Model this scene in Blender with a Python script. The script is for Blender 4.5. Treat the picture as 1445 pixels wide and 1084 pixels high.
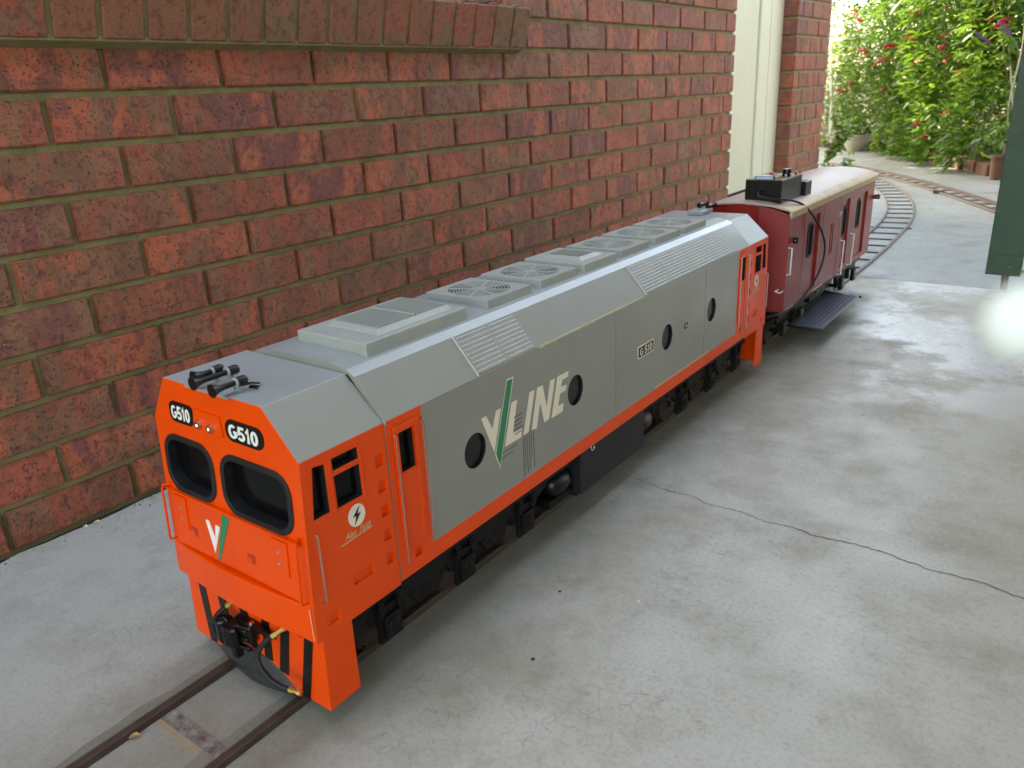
import bpy, bmesh, math, random
import numpy as np
from mathutils import Vector, Matrix
random.seed(7); rng = np.random.default_rng(7)
for o in list(bpy.data.objects): bpy.data.objects.remove(o)
S = bpy.context.scene
C = S.collection
# ------------------------------------------------------------------ camera, sky, sun, exposure
cam_d = bpy.data.cameras.new('camera'); cam = bpy.data.objects.new('camera', cam_d); C.objects.link(cam); S.camera = cam
cam_d.sensor_width = 36; cam_d.lens = 27.39; cam_d.clip_start = .01; cam_d.clip_end = 400
_r = Vector((.80481394, .59156289, -.04824787)); _u = Vector((-.17064433, .3084832, .93579839)); _f = Vector((-.56846726, .74491037, -.34921843))
CAM = Vector((1.48586, -.78735, .73819))
cam.matrix_world = Matrix(((_r.x, _u.x, -_f.x, CAM.x), (_r.y, _u.y, -_f.y, CAM.y), (_r.z, _u.z, -_f.z, CAM.z), (0, 0, 0, 1)))
cam_d.dof.use_dof = True; cam_d.dof.focus_distance = 1.4; cam_d.dof.aperture_fstop = 27.39 / 1000 / .0035 * 1.0
W = bpy.data.worlds.new('World'); S.world = W; W.use_nodes = True
SUN_EL, SUN_AZ = math.radians(46), math.radians(-76)       # azimuth measured from +y towards +x
nt = W.node_tree; nt.nodes.clear()
sky = nt.nodes.new('ShaderNodeTexSky'); sky.sky_type = 'NISHITA'; sky.sun_disc = False
sky.sun_elevation = SUN_EL; sky.sun_rotation = SUN_AZ; sky.dust_density = 2.0; sky.air_density = 1.0
bg = nt.nodes.new('ShaderNodeBackground'); bg.inputs[1].default_value = .15
wo = nt.nodes.new('ShaderNodeOutputWorld'); nt.links.new(sky.outputs[0], bg.inputs[0]); nt.links.new(bg.outputs[0], wo.inputs[0])
sd = bpy.data.lights.new('sun', 'SUN'); sd.energy = 2.0; sd.angle = math.radians(.53); sd.color = (1, .95, .86)
sun = bpy.data.objects.new('sun', sd); C.objects.link(sun)
sv = Vector((math.sin(SUN_AZ) * math.cos(SUN_EL), math.cos(SUN_AZ) * math.cos(SUN_EL), math.sin(SUN_EL)))
sun.rotation_euler = sv.to_track_quat('Z', 'Y').to_euler()
S.view_settings.view_transform = 'Standard'; S.view_settings.look = 'None'
S.view_settings.exposure = 3.42; S.view_settings.gamma = 1
S.render.engine = 'CYCLES'; S.cycles.max_bounces = 5; S.cycles.diffuse_bounces = 3; S.cycles.glossy_bounces = 3; S.cycles.transmission_bounces = 3
S.view_settings.use_white_balance = True; S.view_settings.white_balance_temperature = 9000; S.view_settings.white_balance_tint = 8

# ------------------------------------------------------------------ materials
def mat(name, col, rough=.5, metal=0., bump=None, var=None, coat=0., spec=.5, emis=None, objvar=0.):
    """bump=(scale,strength,dist)  var=(scale,colour2,amount)"""
    m = bpy.data.materials.new(name); m.use_nodes = True; t = m.node_tree; b = t.nodes['Principled BSDF']
    b.inputs['Roughness'].default_value = rough; b.inputs['Metallic'].default_value = metal
    b.inputs['Coat Weight'].default_value = coat; b.inputs['Coat Roughness'].default_value = .08
    b.inputs['Specular IOR Level'].default_value = spec
    b.inputs['Base Color'].default_value = (*col, 1)
    tc = t.nodes.new('ShaderNodeTexCoord')
    last = None
    if var:
        n = t.nodes.new('ShaderNodeTexNoise'); n.inputs['Scale'].default_value = var[0]; n.inputs['Detail'].default_value = 8; n.inputs['Roughness'].default_value = .65
        t.links.new(tc.outputs['Object'], n.inputs['Vector'])
        r = t.nodes.new('ShaderNodeMapRange'); r.inputs[1].default_value = .38; r.inputs[2].default_value = .68; r.inputs[4].default_value = var[2]
        t.links.new(n.outputs['Fac'], r.inputs[0])
        mx = t.nodes.new('ShaderNodeMix'); mx.data_type = 'RGBA'; mx.inputs[6].default_value = (*col, 1); mx.inputs[7].default_value = (*var[1], 1)
        t.links.new(r.outputs[0], mx.inputs[0]); last = mx.outputs[2]
        if name in ('orange_paint', 'grey_paint', 'grey_roof_paint', 'dark_red_paint', 'cream_cladding', 'cream_cladding_light', 'green_gate_paint'):
            n3 = t.nodes.new('ShaderNodeTexNoise'); n3.inputs['Scale'].default_value = 95; n3.inputs['Detail'].default_value = 9; n3.inputs['Roughness'].default_value = .8; t.links.new(tc.outputs['Object'], n3.inputs['Vector'])
            r3 = t.nodes.new('ShaderNodeMapRange'); r3.inputs[1].default_value = .60; r3.inputs[2].default_value = .74; r3.inputs[4].default_value = .35; t.links.new(n3.outputs['Fac'], r3.inputs[0])
            m3 = t.nodes.new('ShaderNodeMix'); m3.data_type = 'RGBA'; m3.inputs[7].default_value = (*[min(.8, x * .8 + .10) for x in col], 1) if name != 'orange_paint' else (.85, .14, .03, 1)
            t.links.new(last, m3.inputs[6]); t.links.new(r3.outputs[0], m3.inputs[0]); last = m3.outputs[2]
        rr = t.nodes.new('ShaderNodeMapRange'); rr.inputs[3].default_value = max(0, rough - .08); rr.inputs[4].default_value = min(1, rough + .12)
        t.links.new(n.outputs['Fac'], rr.inputs[0]); t.links.new(rr.outputs[0], b.inputs['Roughness'])
    if objvar:
        oi = t.nodes.new('ShaderNodeObjectInfo'); hs = t.nodes.new('ShaderNodeHueSaturation')
        mr = t.nodes.new('ShaderNodeMapRange'); mr.inputs[3].default_value = 1 - objvar; mr.inputs[4].default_value = 1 + objvar
        t.links.new(oi.outputs['Random'], mr.inputs[0]); t.links.new(mr.outputs[0], hs.inputs['Value'])
        if last: t.links.new(last, hs.inputs['Color'])
        else: hs.inputs['Color'].default_value = (*col, 1)
        last = hs.outputs[0]
    if last: t.links.new(last, b.inputs['Base Color'])
    if bump:
        n2 = t.nodes.new('ShaderNodeTexNoise'); n2.inputs['Scale'].default_value = bump[0]; n2.inputs['Detail'].default_value = 6
        t.links.new(tc.outputs['Object'], n2.inputs['Vector'])
        bp = t.nodes.new('ShaderNodeBump'); bp.inputs['Strength'].default_value = bump[1]; bp.inputs['Distance'].default_value = bump[2]
        t.links.new(n2.outputs['Fac'], bp.inputs['Height']); t.links.new(bp.outputs[0], b.inputs['Normal'])
    if emis:
        b.inputs['Emission Color'].default_value = (*emis[0], 1); b.inputs['Emission Strength'].default_value = emis[1]
    return m

def N(t, typ, **kw):
    n = t.nodes.new(typ)
    for k, v in kw.items(): setattr(n, k, v)
    return n
def ramp(t, src, p0, p1, v0=0., v1=1.):
    r = t.nodes.new('ShaderNodeMapRange'); r.inputs[1].default_value = p0; r.inputs[2].default_value = p1
    r.inputs[3].default_value = v0; r.inputs[4].default_value = v1; t.links.new(src, r.inputs[0]); return r.outputs[0]
def mixc(t, fac, a, b):
    m = t.nodes.new('ShaderNodeMix'); m.data_type = 'RGBA'
    for i, v in ((6, a), (7, b)):
        if isinstance(v, tuple): m.inputs[i].default_value = (*v, 1)
        else: t.links.new(v, m.inputs[i])
    if isinstance(fac, float): m.inputs[0].default_value = fac
    else: t.links.new(fac, m.inputs[0])
    return m.outputs[2]
def noise(t, vec, scale, detail=6, rough=.6, out='Fac'):
    n = t.nodes.new('ShaderNodeTexNoise'); n.inputs['Scale'].default_value = scale; n.inputs['Detail'].default_value = detail; n.inputs['Roughness'].default_value = rough
    t.links.new(vec, n.inputs['Vector']); return n.outputs[out]
def mul(t, a, b, op='MULTIPLY'):
    n = t.nodes.new('ShaderNodeMath'); n.operation = op
    for i, v in ((0, a), (1, b)):
        if isinstance(v, (int, float)): n.inputs[i].default_value = v
        else: t.links.new(v, n.inputs[i])
    return n.outputs[0]

def concrete(name, base, dirt, pale, craze=.5, polish=0., r0=.55):
    m = bpy.data.materials.new(name); m.use_nodes = True; t = m.node_tree; b = t.nodes['Principled BSDF']
    tc = N(t, 'ShaderNodeTexCoord'); v = tc.outputs['Object']
    big = noise(t, v, 1.3, 5, .55); mid = noise(t, v, 6, 8, .7); fine = noise(t, v, 150, 4, .6); grit = noise(t, v, 420, 3, .7)
    c = mixc(t, ramp(t, big, .4, .62), base, pale)
    c = mixc(t, mul(t, ramp(t, mid, .48, .70), .55), c, dirt)
    sp = noise(t, v, 14, 10, .8)
    c = mixc(t, mul(t, ramp(t, sp, .55, .74), .42), c, tuple(x * .55 for x in dirt))
    c = mixc(t, ramp(t, fine, .36, .52, .20, 0.), c, tuple(x * .5 for x in dirt))
    stn = noise(t, v, .75, 4, .5); c = mixc(t, ramp(t, stn, .42, .62, 0., .30), c, tuple(x * 1.25 for x in dirt))
    c = mixc(t, ramp(t, grit, .6, .74, 0., .25), c, tuple(min(.75, x * 1.5) for x in pale))
    # hairline crazing, masked by patches
    wob = N(t, 'ShaderNodeVectorMath', operation='ADD'); t.links.new(v, wob.inputs[0])
    wn = noise(t, v, 30, 3, .6, 'Color'); sc = N(t, 'ShaderNodeVectorMath', operation='SCALE'); sc.inputs['Scale'].default_value = .03
    t.links.new(wn, sc.inputs[0]); t.links.new(sc.outputs[0], wob.inputs[1])
    vo = N(t, 'ShaderNodeTexVoronoi', feature='DISTANCE_TO_EDGE'); vo.inputs['Scale'].default_value = 38; t.links.new(wob.outputs[0], vo.inputs['Vector'])
    ln = ramp(t, vo.outputs['Distance'], .0, .030, .7, 0.)
    cr = mul(t, mul(t, ln, ramp(t, noise(t, v, 3.1, 3, .5), .5, .62)), craze)
    c = mixc(t, cr, c, tuple(x * .35 for x in dirt))
    if polish:   # rust and dirt stains along the track, with the train's soft shade painted in
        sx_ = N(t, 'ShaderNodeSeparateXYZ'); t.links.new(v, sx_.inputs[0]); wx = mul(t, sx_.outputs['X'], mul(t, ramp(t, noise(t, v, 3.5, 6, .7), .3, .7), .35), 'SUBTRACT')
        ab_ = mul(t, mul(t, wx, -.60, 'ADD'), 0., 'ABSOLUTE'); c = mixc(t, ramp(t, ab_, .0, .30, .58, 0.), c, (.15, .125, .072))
    t.links.new(c, b.inputs['Base Color'])
    rg = ramp(t, mid, .35, .65, r0 - .1, r0 + .2)
    if polish:
        pm = noise(t, v, 2.6, 7, .7)
        # pale laitance / worn shiny patches near the far joint
        mp = N(t, 'ShaderNodeSeparateXYZ'); t.links.new(v, mp.inputs[0])
        reg = mul(t, ramp(t, mp.outputs['Y'], 1.0, 1.5), ramp(t, mp.outputs['X'], .86, 1.0))
        pk = mul(t, mul(t, ramp(t, pm, .48, .56), reg), polish)
        c2 = mixc(t, pk, c, (.58, .58, .60)); t.links.new(c2, b.inputs['Base Color'])
        rg = mul(t, rg, ramp(t, pk, 0, 1, 1, .45))
    t.links.new(rg, b.inputs['Roughness'])
    bp = N(t, 'ShaderNodeBump'); bp.inputs['Strength'].default_value = .35; bp.inputs['Distance'].default_value = .002
    hs = mul(t, mul(t, fine, .3), mul(t, grit, .3), 'ADD'); hs = mul(t, hs, mul(t, cr, -.8), 'ADD')
    t.links.new(hs, bp.inputs['Height']); t.links.new(bp.outputs[0], b.inputs['Normal'])
    return m

def brickmat(name, smooth=0.):
    m = bpy.data.materials.new(name); m.use_nodes = True; t = m.node_tree; b = t.nodes['Principled BSDF']
    tc = N(t, 'ShaderNodeTexCoord'); oi = N(t, 'ShaderNodeObjectInfo')
    off = N(t, 'ShaderNodeVectorMath', operation='SCALE'); cb = N(t, 'ShaderNodeCombineXYZ')
    for i in range(3): t.links.new(mul(t, oi.outputs['Random'], 37.0 + 11 * i), cb.inputs[i])
    ad = N(t, 'ShaderNodeVectorMath', operation='ADD'); t.links.new(tc.outputs['Object'], ad.inputs[0]); t.links.new(cb.outputs[0], ad.inputs[1]); v = ad.outputs[0]
    cr = N(t, 'ShaderNodeValToRGB'); cr.color_ramp.interpolation = 'EASE'; e = cr.color_ramp.elements
    cols = [(0, (.46, .105, .055)), (.28, (.35, .088, .05)), (.45, (.27, .115, .062)), (.6, (.48, .115, .055)), (.78, (.24, .065, .055)), (1, (.29, .125, .068))]
    if smooth: cols = [(0, (.26, .11, .055)), (.4, (.29, .10, .055)), (.6, (.21, .125, .065)), (.85, (.38, .085, .05)), (1, (.24, .12, .07))]
    e[0].position = 0; e[0].color = (*cols[0][1], 1); e[1].position = 1; e[1].color = (*cols[-1][1], 1)
    for p, c_ in cols[1:-1]: x = e.new(p); x.color = (*c_, 1)
    # streaks run down the face: stretch noise in z
    st = N(t, 'ShaderNodeVectorMath', operation='MULTIPLY'); st.inputs[1].default_value = (1, 1, .4); t.links.new(v, st.inputs[0])
    band = noise(t, st.outputs[0], 16, 3, .6)
    k = mul(t, mul(t, oi.outputs['Random'], .72), ramp(t, band, .3, .7, -.08, .42), 'ADD')
    t.links.new(k, cr.inputs[0]); c = cr.outputs[0]
    rag = noise(t, v, 55, 8, .75)
    # rougher brown drag-face patch in the middle of each brick, smooth red ends
    patch = noise(t, v, 11, 4, .6)
    c = mixc(t, mul(t, ramp(t, patch, .47, .6), .5 if not smooth else .2), c, (.17, .075, .038))
    pit = noise(t, v, 150, 4, .75)
    c = mixc(t, ramp(t, pit, .57, .66, 0., .8), c, (.05, .02, .016))
    c = mixc(t, ramp(t, rag, .38, .50, .7, 0.), c, (.10, .035, .025))
    sp = noise(t, v, 330, 1, .5); c = mixc(t, ramp(t, sp, .77, .80), c, (.55, .42, .33))
    t.links.new(c, b.inputs['Base Color']); b.inputs['Roughness'].default_value = .68; b.inputs['Specular IOR Level'].default_value = .4
    bp = N(t, 'ShaderNodeBump'); bp.inputs['Strength'].default_value = .9 if not smooth else .45; bp.inputs['Distance'].default_value = .004
    h = mul(t, mul(t, rag, ramp(t, patch, .4, .6, .35, 1.2)), mul(t, ramp(t, pit, .58, .66), -.5), 'ADD')
    t.links.new(h, bp.inputs['Height']); t.links.new(bp.outputs[0], b.inputs['Normal'])
    return m

def leafmat(name, a, b2, trans=.45):
    m = bpy.data.materials.new(name); m.use_nodes = True; t = m.node_tree; b = t.nodes['Principled BSDF']; out = t.nodes['Material Output']
    ge = N(t, 'ShaderNodeNewGeometry')
    c = mixc(t, ramp(t, ge.outputs['Random Per Island'], 0, 1), a, b2)
    tc = N(t, 'ShaderNodeTexCoord'); c = mixc(t, ramp(t, noise(t, tc.outputs['Object'], 3.5, 4), .4, .62, 0., .5), c, tuple(x * .55 for x in a))
    t.links.new(c, b.inputs['Base Color']); b.inputs['Roughness'].default_value = .45
    tr = N(t, 'ShaderNodeBsdfTranslucent'); t.links.new(mixc(t, .5, c, (.17, .32, .03)), tr.inputs[0])
    mx = N(t, 'ShaderNodeMixShader'); mx.inputs[0].default_value = trans
    t.links.new(b.outputs[0], mx.inputs[1]); t.links.new(tr.outputs[0], mx.inputs[2]); t.links.new(mx.outputs[0], out.inputs['Surface'])
    return m

M = {}
M['orange'] = mat('orange_paint', (.88, .066, .0015), .40, var=(9, (.80, .054, .0015), .7), bump=(260, .08, .0006), coat=.12, spec=.3)
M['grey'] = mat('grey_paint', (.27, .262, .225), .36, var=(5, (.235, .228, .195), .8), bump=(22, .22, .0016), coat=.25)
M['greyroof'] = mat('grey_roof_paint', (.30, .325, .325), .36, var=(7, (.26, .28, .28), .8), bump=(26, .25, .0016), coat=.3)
M['edgegrey'] = mat('worn_edge', (.48, .46, .38), .5)
M['greyfan'] = mat('grey_plastic', (.34, .35, .32), .42, var=(25, (.30, .31, .28), .7))
M['black'] = mat('black_paint', (.0055, .005, .005), .5, spec=.18, var=(30, (.012, .0095, .008), .7), bump=(300, .12, .0006))
M['satinblack'] = mat('satin_black', (.005, .0045, .0045), .34, coat=.08, spec=.3)
M['dark'] = mat('dark_interior', (.006, .006, .006), .7)
M['glass'] = mat('dark_glazing', (.004, .004, .0045), .16, spec=.12)
M['rubber'] = mat('black_rubber', (.010, .010, .011), .5, spec=.3, var=(40, (.022, .022, .022), .7))
M['tank'] = mat('dark_grey_tank', (.010, .010, .013), .5, spec=.3, var=(8, (.018, .018, .02), .7))
M['white'] = mat('white_vinyl', (.78, .76, .70), .45)
M['cream'] = mat('cream_vinyl', (.80, .70, .55), .45)
M['beigevinyl'] = mat('beige_vinyl', (.62, .42, .22), .4)
M['green'] = mat('green_vinyl', (.0, .20, .085), .4)
M['steel'] = mat('bright_steel', (.62, .60, .56), .28, metal=1.)
M['brass'] = mat('brass', (.72, .50, .16), .28, metal=1., var=(90, (.5, .33, .10), .6))
M['led'] = mat('headlight_lens', (.85, .85, .7), .15, emis=((1, .92, .5), .35))
M['redpaint'] = mat('dark_red_paint', (.25, .010, .010), .42, var=(6, (.20, .009, .009), .7), bump=(220, .06, .0005), coat=.1, spec=.4)
M['vinylroof'] = mat('cream_roof_cloth', (.46, .34, .275), .45, var=(4, (.40, .295, .24), .7), bump=(500, .12, .0006))
M['tan'] = mat('tan_roof_edge', (.50, .34, .16), .5, var=(20, (.36, .24, .12), .7))
M['rust'] = mat('rusty_steel', (.065, .042, .033), .5, metal=.2, var=(35, (.10, .062, .045), .8), bump=(180, .3, .001))
M['rusttie'] = mat('flaking_tie', (.11, .07, .06), .6, var=(60, (.36, .36, .31), .9), bump=(120, .4, .001))
M['tread'] = mat('tread_plate', (.10, .11, .14), .38, metal=.55, var=(20, (.13, .13, .17), .7))
M['wheel'] = mat('wheel_steel', (.10, .075, .06), .4, metal=.7, var=(50, (.05, .03, .025), .8))
M['wheelred'] = mat('wheel_face', (.10, .03, .022), .6)
M['brick'] = brickmat('clinker_brick'); M['sillbrick'] = brickmat('sill_brick', 1.)
M['mortar'] = mat('mortar', (.265, .22, .10), .9, var=(18, (.17, .14, .06), .9), bump=(140, .7, .003))
M['sealant'] = mat('sealant', (.82, .80, .70), .5)
M['creamdoor'] = mat('cream_cladding', (.66, .61, .45), .42, var=(3, (.60, .56, .40), .6))
M['gate'] = mat('green_gate_paint', (.018, .068, .034), .42, var=(30, (.017, .048, .027), .8), bump=(150, .15, .0008))
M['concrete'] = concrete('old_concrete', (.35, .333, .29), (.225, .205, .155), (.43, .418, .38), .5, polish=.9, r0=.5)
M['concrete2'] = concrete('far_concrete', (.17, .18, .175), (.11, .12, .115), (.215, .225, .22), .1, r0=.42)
M['infill'] = concrete('rail_infill', (.20, .185, .14), (.13, .12, .08), (.26, .25, .2), .2, r0=.7)
M['groove'] = mat('dark_gap', (.035, .025, .018), .95, bump=(120, .6, .003))
M['soil'] = mat('garden_soil', (.055, .038, .025), .95, var=(12, (.09, .065, .04), .8), bump=(60, .9, .02))
M['leafA'] = leafmat('leaf_bright', (.04, .12, .018), (.08, .18, .02))
M['leafB'] = leafmat('leaf_mid', (.03, .095, .02), (.07, .15, .02))
M['leafC'] = leafmat('leaf_dark', (.018, .05, .014), (.035, .085, .018), .3)
M['leafY'] = leafmat('leaf_yellowgreen', (.075, .16, .02), (.16, .22, .025), .45)
M['leafG'] = leafmat('leaf_greygreen', (.09, .12, .08), (.16, .19, .12), .3)
M['stem'] = mat('stem', (.10, .11, .04), .7); M['stemgrey'] = mat('grey_stem', (.28, .26, .20), .8)
M['redflower'] = mat('red_petal', (.50, .008, .03), .5); M['purple'] = mat('purple_petal', (.10, .035, .19), .6)
M['yellow'] = mat('yellow_petal', (.75, .50, .02), .6)
M['terracotta'] = mat('terracotta', (.28, .10, .05), .8, var=(20, (.2, .08, .045), .8), bump=(90, .3, .002))
M['potcream'] = mat('stoneware_pot', (.34, .32, .26), .6, var=(25, (.26, .25, .2), .8))
M['redplastic'] = mat('red_plastic', (.6, .02, .015), .3); M['lcd'] = mat('display', (.45, .55, .72), .15, coat=1.)
M['cardbrown'] = mat('brown_edge', (.40, .28, .12), .6)
M['whitewood'] = mat('white_timber', (.8, .8, .76), .5)
M['pale'] = mat('pale_plastic', (.84, .90, .87), .55)
M['roofsheet'] = mat('carport_sheet', (.5, .48, .42), .6)
M['dryleaf'] = mat('dry_leaf', (.42, .24, .11), .7)
M['fencewood'] = mat('fence_timber', (.45, .36, .24), .8, var=(5, (.36, .28, .19), .8))
M['render'] = mat('cream_render', (.62, .57, .44), .8)

# ------------------------------------------------------------------ mesh helpers
LOC = {}
def org(p):
    while p is not None and p.parent is not None: p = p.parent
    return Vector(p.location) if p is not None else Vector((0, 0, 0))
def tag(o, label=None, cat=None, group=None, kind=None):
    for k, v in (('label', label), ('category', cat), ('group', group), ('kind', kind)):
        if v: o[k] = v
    return o
def thing(name, label, cat, loc, group=None):
    o = bpy.data.objects.new(name, None); o.empty_display_size = .05; C.objects.link(o); o.location = loc
    return tag(o, label, cat, group)
class MB:
    def __init__(s): s.v = []; s.f = []; s.m = []
    def add(s, V, F, m=0):
        b = len(s.v); s.v += [tuple(v) for v in V]; s.f += [tuple(i + b for i in f) for f in F]; s.m += [m] * len(F); return s
    def box(s, x0, x1, y0, y1, z0, z1, m=0):
        V = [(x, y, z) for z in (z0, z1) for y in (y0, y1) for x in (x0, x1)]
        return s.add(V, [(0, 2, 3, 1), (4, 5, 7, 6), (0, 1, 5, 4), (2, 6, 7, 3), (0, 4, 6, 2), (1, 3, 7, 5)], m)
    def loft(s, A, B, m=0, caps=True, mats=None):
        """A, B closed loops of 3D points of equal length"""
        n = len(A); V = list(A) + list(B)
        for i in range(n):
            j = (i + 1) % n
            b = len(s.v)
            s.v += [tuple(A[i]), tuple(A[j]), tuple(B[j]), tuple(B[i])]; s.f.append((b, b + 1, b + 2, b + 3)); s.m.append(mats[i] if mats else m)
        if caps:
            b = len(s.v); s.v += [tuple(p) for p in A]; s.f.append(tuple(range(b + n - 1, b - 1, -1))); s.m.append(m if not mats else mats[-1])
            b = len(s.v); s.v += [tuple(p) for p in B]; s.f.append(tuple(range(b, b + n))); s.m.append(m if not mats else mats[-1])
        return s
    def prism_x(s, P, x0, x1, m=0):   # P list of (y,z)
        return s.loft([(x0, y, z) for y, z in P], [(x1, y, z) for y, z in P], m)
    def prism_y(s, P, y0, y1, m=0):   # P list of (x,z)
        return s.loft([(x, y0, z) for x, z in P], [(x, y1, z) for x, z in P], m)
    def prism_z(s, P, z0, z1, m=0):
        return s.loft([(x, y, z0) for x, y in P], [(x, y, z1) for x, y in P], m)
    def tube(s, pts, r, n=8, m=0, cap=True):
        pts = [Vector(p) for p in pts]; rr = r if isinstance(r, (list, tuple)) else [r] * len(pts)
        b = len(s.v); prev = None
        for i, p in enumerate(pts):
            d = (pts[min(i + 1, len(pts) - 1)] - pts[max(i - 1, 0)]).normalized()
            if prev is None: a = d.orthogonal().normalized()
            else: a = (prev - d * prev.dot(d)).normalized()
            prev = a; c = d.cross(a)
            for k in range(n):
                t = 2 * math.pi * k / n; s.v.append(tuple(p + (a * math.cos(t) + c * math.sin(t)) * rr[i]))
        for i in range(len(pts) - 1):
            for k in range(n):
                q = b + i * n; s.f.append((q + k, q + (k + 1) % n, q + n + (k + 1) % n, q + n + k)); s.m.append(m)
        if cap:
            s.f.append(tuple(b + n - 1 - k for k in range(n))); s.m.append(m); e = b + (len(pts) - 1) * n
            s.f.append(tuple(e + k for k in range(n))); s.m.append(m)
        return s
    def rev(s, c, axis, prof, n=20, m=0):   # prof list of (along, radius), pts along axis from c
        return s.tube([Vector(c) + Vector(axis) * a for a, r in prof], [max(r, 1e-5) for a, r in prof], n, m)
    def build(s, name, mats, parent=None, smooth=False, bevel=0., seg=2, merge=True):
        o3 = org(parent)
        me = bpy.data.meshes.new(name); me.from_pydata([tuple(Vector(v) - o3) for v in s.v], [], s.f)
        if not isinstance(mats, (list, tuple)): mats = [mats]
        for mm in mats: me.materials.append(mm)
        me.polygons.foreach_set('material_index', s.m)
        if merge:
            bm = bmesh.new(); bm.from_mesh(me); bmesh.ops.remove_doubles(bm, verts=bm.verts, dist=1e-6)
            bmesh.ops.recalc_face_normals(bm, faces=bm.faces); bm.to_mesh(me); bm.free()
        if smooth:
            me.polygons.foreach_set('use_smooth', [True] * len(me.polygons)); me.set_sharp_from_angle(angle=math.radians(38))
        o = bpy.data.objects.new(name, me); C.objects.link(o); o.parent = parent
        if bevel:
            bv = o.modifiers.new('bevel', 'BEVEL'); bv.width = bevel; bv.segments = seg; bv.limit_method = 'ANGLE'; bv.angle_limit = math.radians(40)
        return o
def cut(o, cutter_mb, cmat):
    c = cutter_mb.build('cutter', cmat, o.parent)
    md = o.modifiers.new('b', 'BOOLEAN'); md.operation = 'DIFFERENCE'; md.object = c; md.solver = 'EXACT'
    try: md.material_mode = 'TRANSFER'
    except Exception: pass
    bpy.context.view_layer.update()
    dg = bpy.context.evaluated_depsgraph_get(); me = bpy.data.meshes.new_from_object(o.evaluated_get(dg))
    o.modifiers.clear(); o.data = me; bpy.data.objects.remove(c)
def circ(cy, cz, r, n=28, k=1.): return [(cy + r * math.cos(2 * math.pi * i / n) * k, cz + r * math.sin(2 * math.pi * i / n)) for i in range(n)]
def rrect(a0, a1, b0, b1, r, n=6):
    P = []
    for (ca, cb, t0) in ((a1 - r, b1 - r, 0), (a0 + r, b1 - r, 90), (a0 + r, b0 + r, 180), (a1 - r, b0 + r, 270)):
        for i in range(n + 1):
            t = math.radians(t0 + 90 * i / n); P.append((ca + r * math.cos(t), cb + r * math.sin(t)))
    return P
def text_mesh(txt, size, offset=0., shear=0., sx=1.):
    cu = bpy.data.curves.new('lettering', 'FONT'); cu.body = txt; cu.size = size; cu.offset = offset; cu.shear = shear; cu.align_x = 'CENTER'; cu.align_y = 'CENTER'; cu.resolution_u = 3
    o = bpy.data.objects.new('lettering', cu); C.objects.link(o); bpy.context.view_layer.update()
    me = bpy.data.meshes.new_from_object(o.evaluated_get(bpy.context.evaluated_depsgraph_get()))
    V = [(v.co.x * sx, v.co.y) for v in me.vertices]; F = [tuple(p.vertices) for p in me.polygons]
    bpy.data.objects.remove(o); bpy.data.curves.remove(cu); bpy.data.meshes.remove(me)
    return V, F
def lettering(name, txt, size, fn, m, parent, offset=0., shear=0., sx=1., merge=False):
    V, F = text_mesh(txt, size, offset, shear, sx)
    mb = MB(); mb.add([fn(a, b) for a, b in V], F); return mb.build(name, m, parent, merge=merge)
def ribbon(P, w, closed=False):
    P = [Vector(p) for p in P]; n = len(P); L, R = [], []
    for i in range(n):
        a = P[i - 1] if (i > 0 or closed) else None; b = P[(i + 1) % n] if (i < n - 1 or closed) else None
        d1 = (P[i] - a).normalized() if a is not None else None; d2 = (b - P[i]).normalized() if b is not None else None
        if d1 is None: d1 = d2
        if d2 is None: d2 = d1
        n1 = Vector((-d1.y, d1.x)); n2 = Vector((-d2.y, d2.x)); m = (n1 + n2).normalized(); k = 1 / max(.45, m.dot(n1))
        L.append(P[i] + m * w / 2 * k); R.append(P[i] - m * w / 2 * k)
    V = L + R; F = [(i, (i + 1) % n, n + (i + 1) % n, n + i) for i in range(n if closed else n - 1)]
    return [tuple(v) for v in V], F
def arc(cx, cy, rx, ry, a0, a1, n=14): return [(cx + rx * math.cos(math.radians(a0 + (a1 - a0) * i / n)), cy + ry * math.sin(math.radians(a0 + (a1 - a0) * i / n))) for i in range(n + 1)]
GLY = {'G': (.66, [arc(.32, .5, .23, .39, 48, 318) + [(.545, .26), (.545, .47), (.36, .47)]], False),
       '5': (.56, [[(.50, .90), (.165, .90), (.115, .50)] + arc(.27, .335, .20, .225, 112, -150)], False),
       '1': (.40, [[(.06, .70), (.17, .76), (.235, .90), (.236, .02)]], False),
       '0': (.58, [arc(.27, .5, .175, .39, 0, 360, 24)[:-1]], True), ' ': (.22, [], False)}
def figures(name, txt, h, wdt, fn, m, parent, w=.19):
    tot = sum(GLY[c][0] for c in txt); x = 0; mb = MB()
    for c in txt:
        adv, strokes, cl_ = GLY[c]
        for st in strokes:
            V, F = ribbon(st, w, cl_); mb.add([fn(((x + a) / tot - .5) * wdt, (b - .5) * h) for a, b in V], F)
        x += adv
    return mb.build(name, m, parent, merge=False)
def copyobj(src, name, parent=None, loc=None, rot=None):
    o = bpy.data.objects.new(name, src); C.objects.link(o); o.parent = parent
    if loc is not None: o.location = loc
    if rot is not None: o.rotation_euler = rot
    return o

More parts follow.
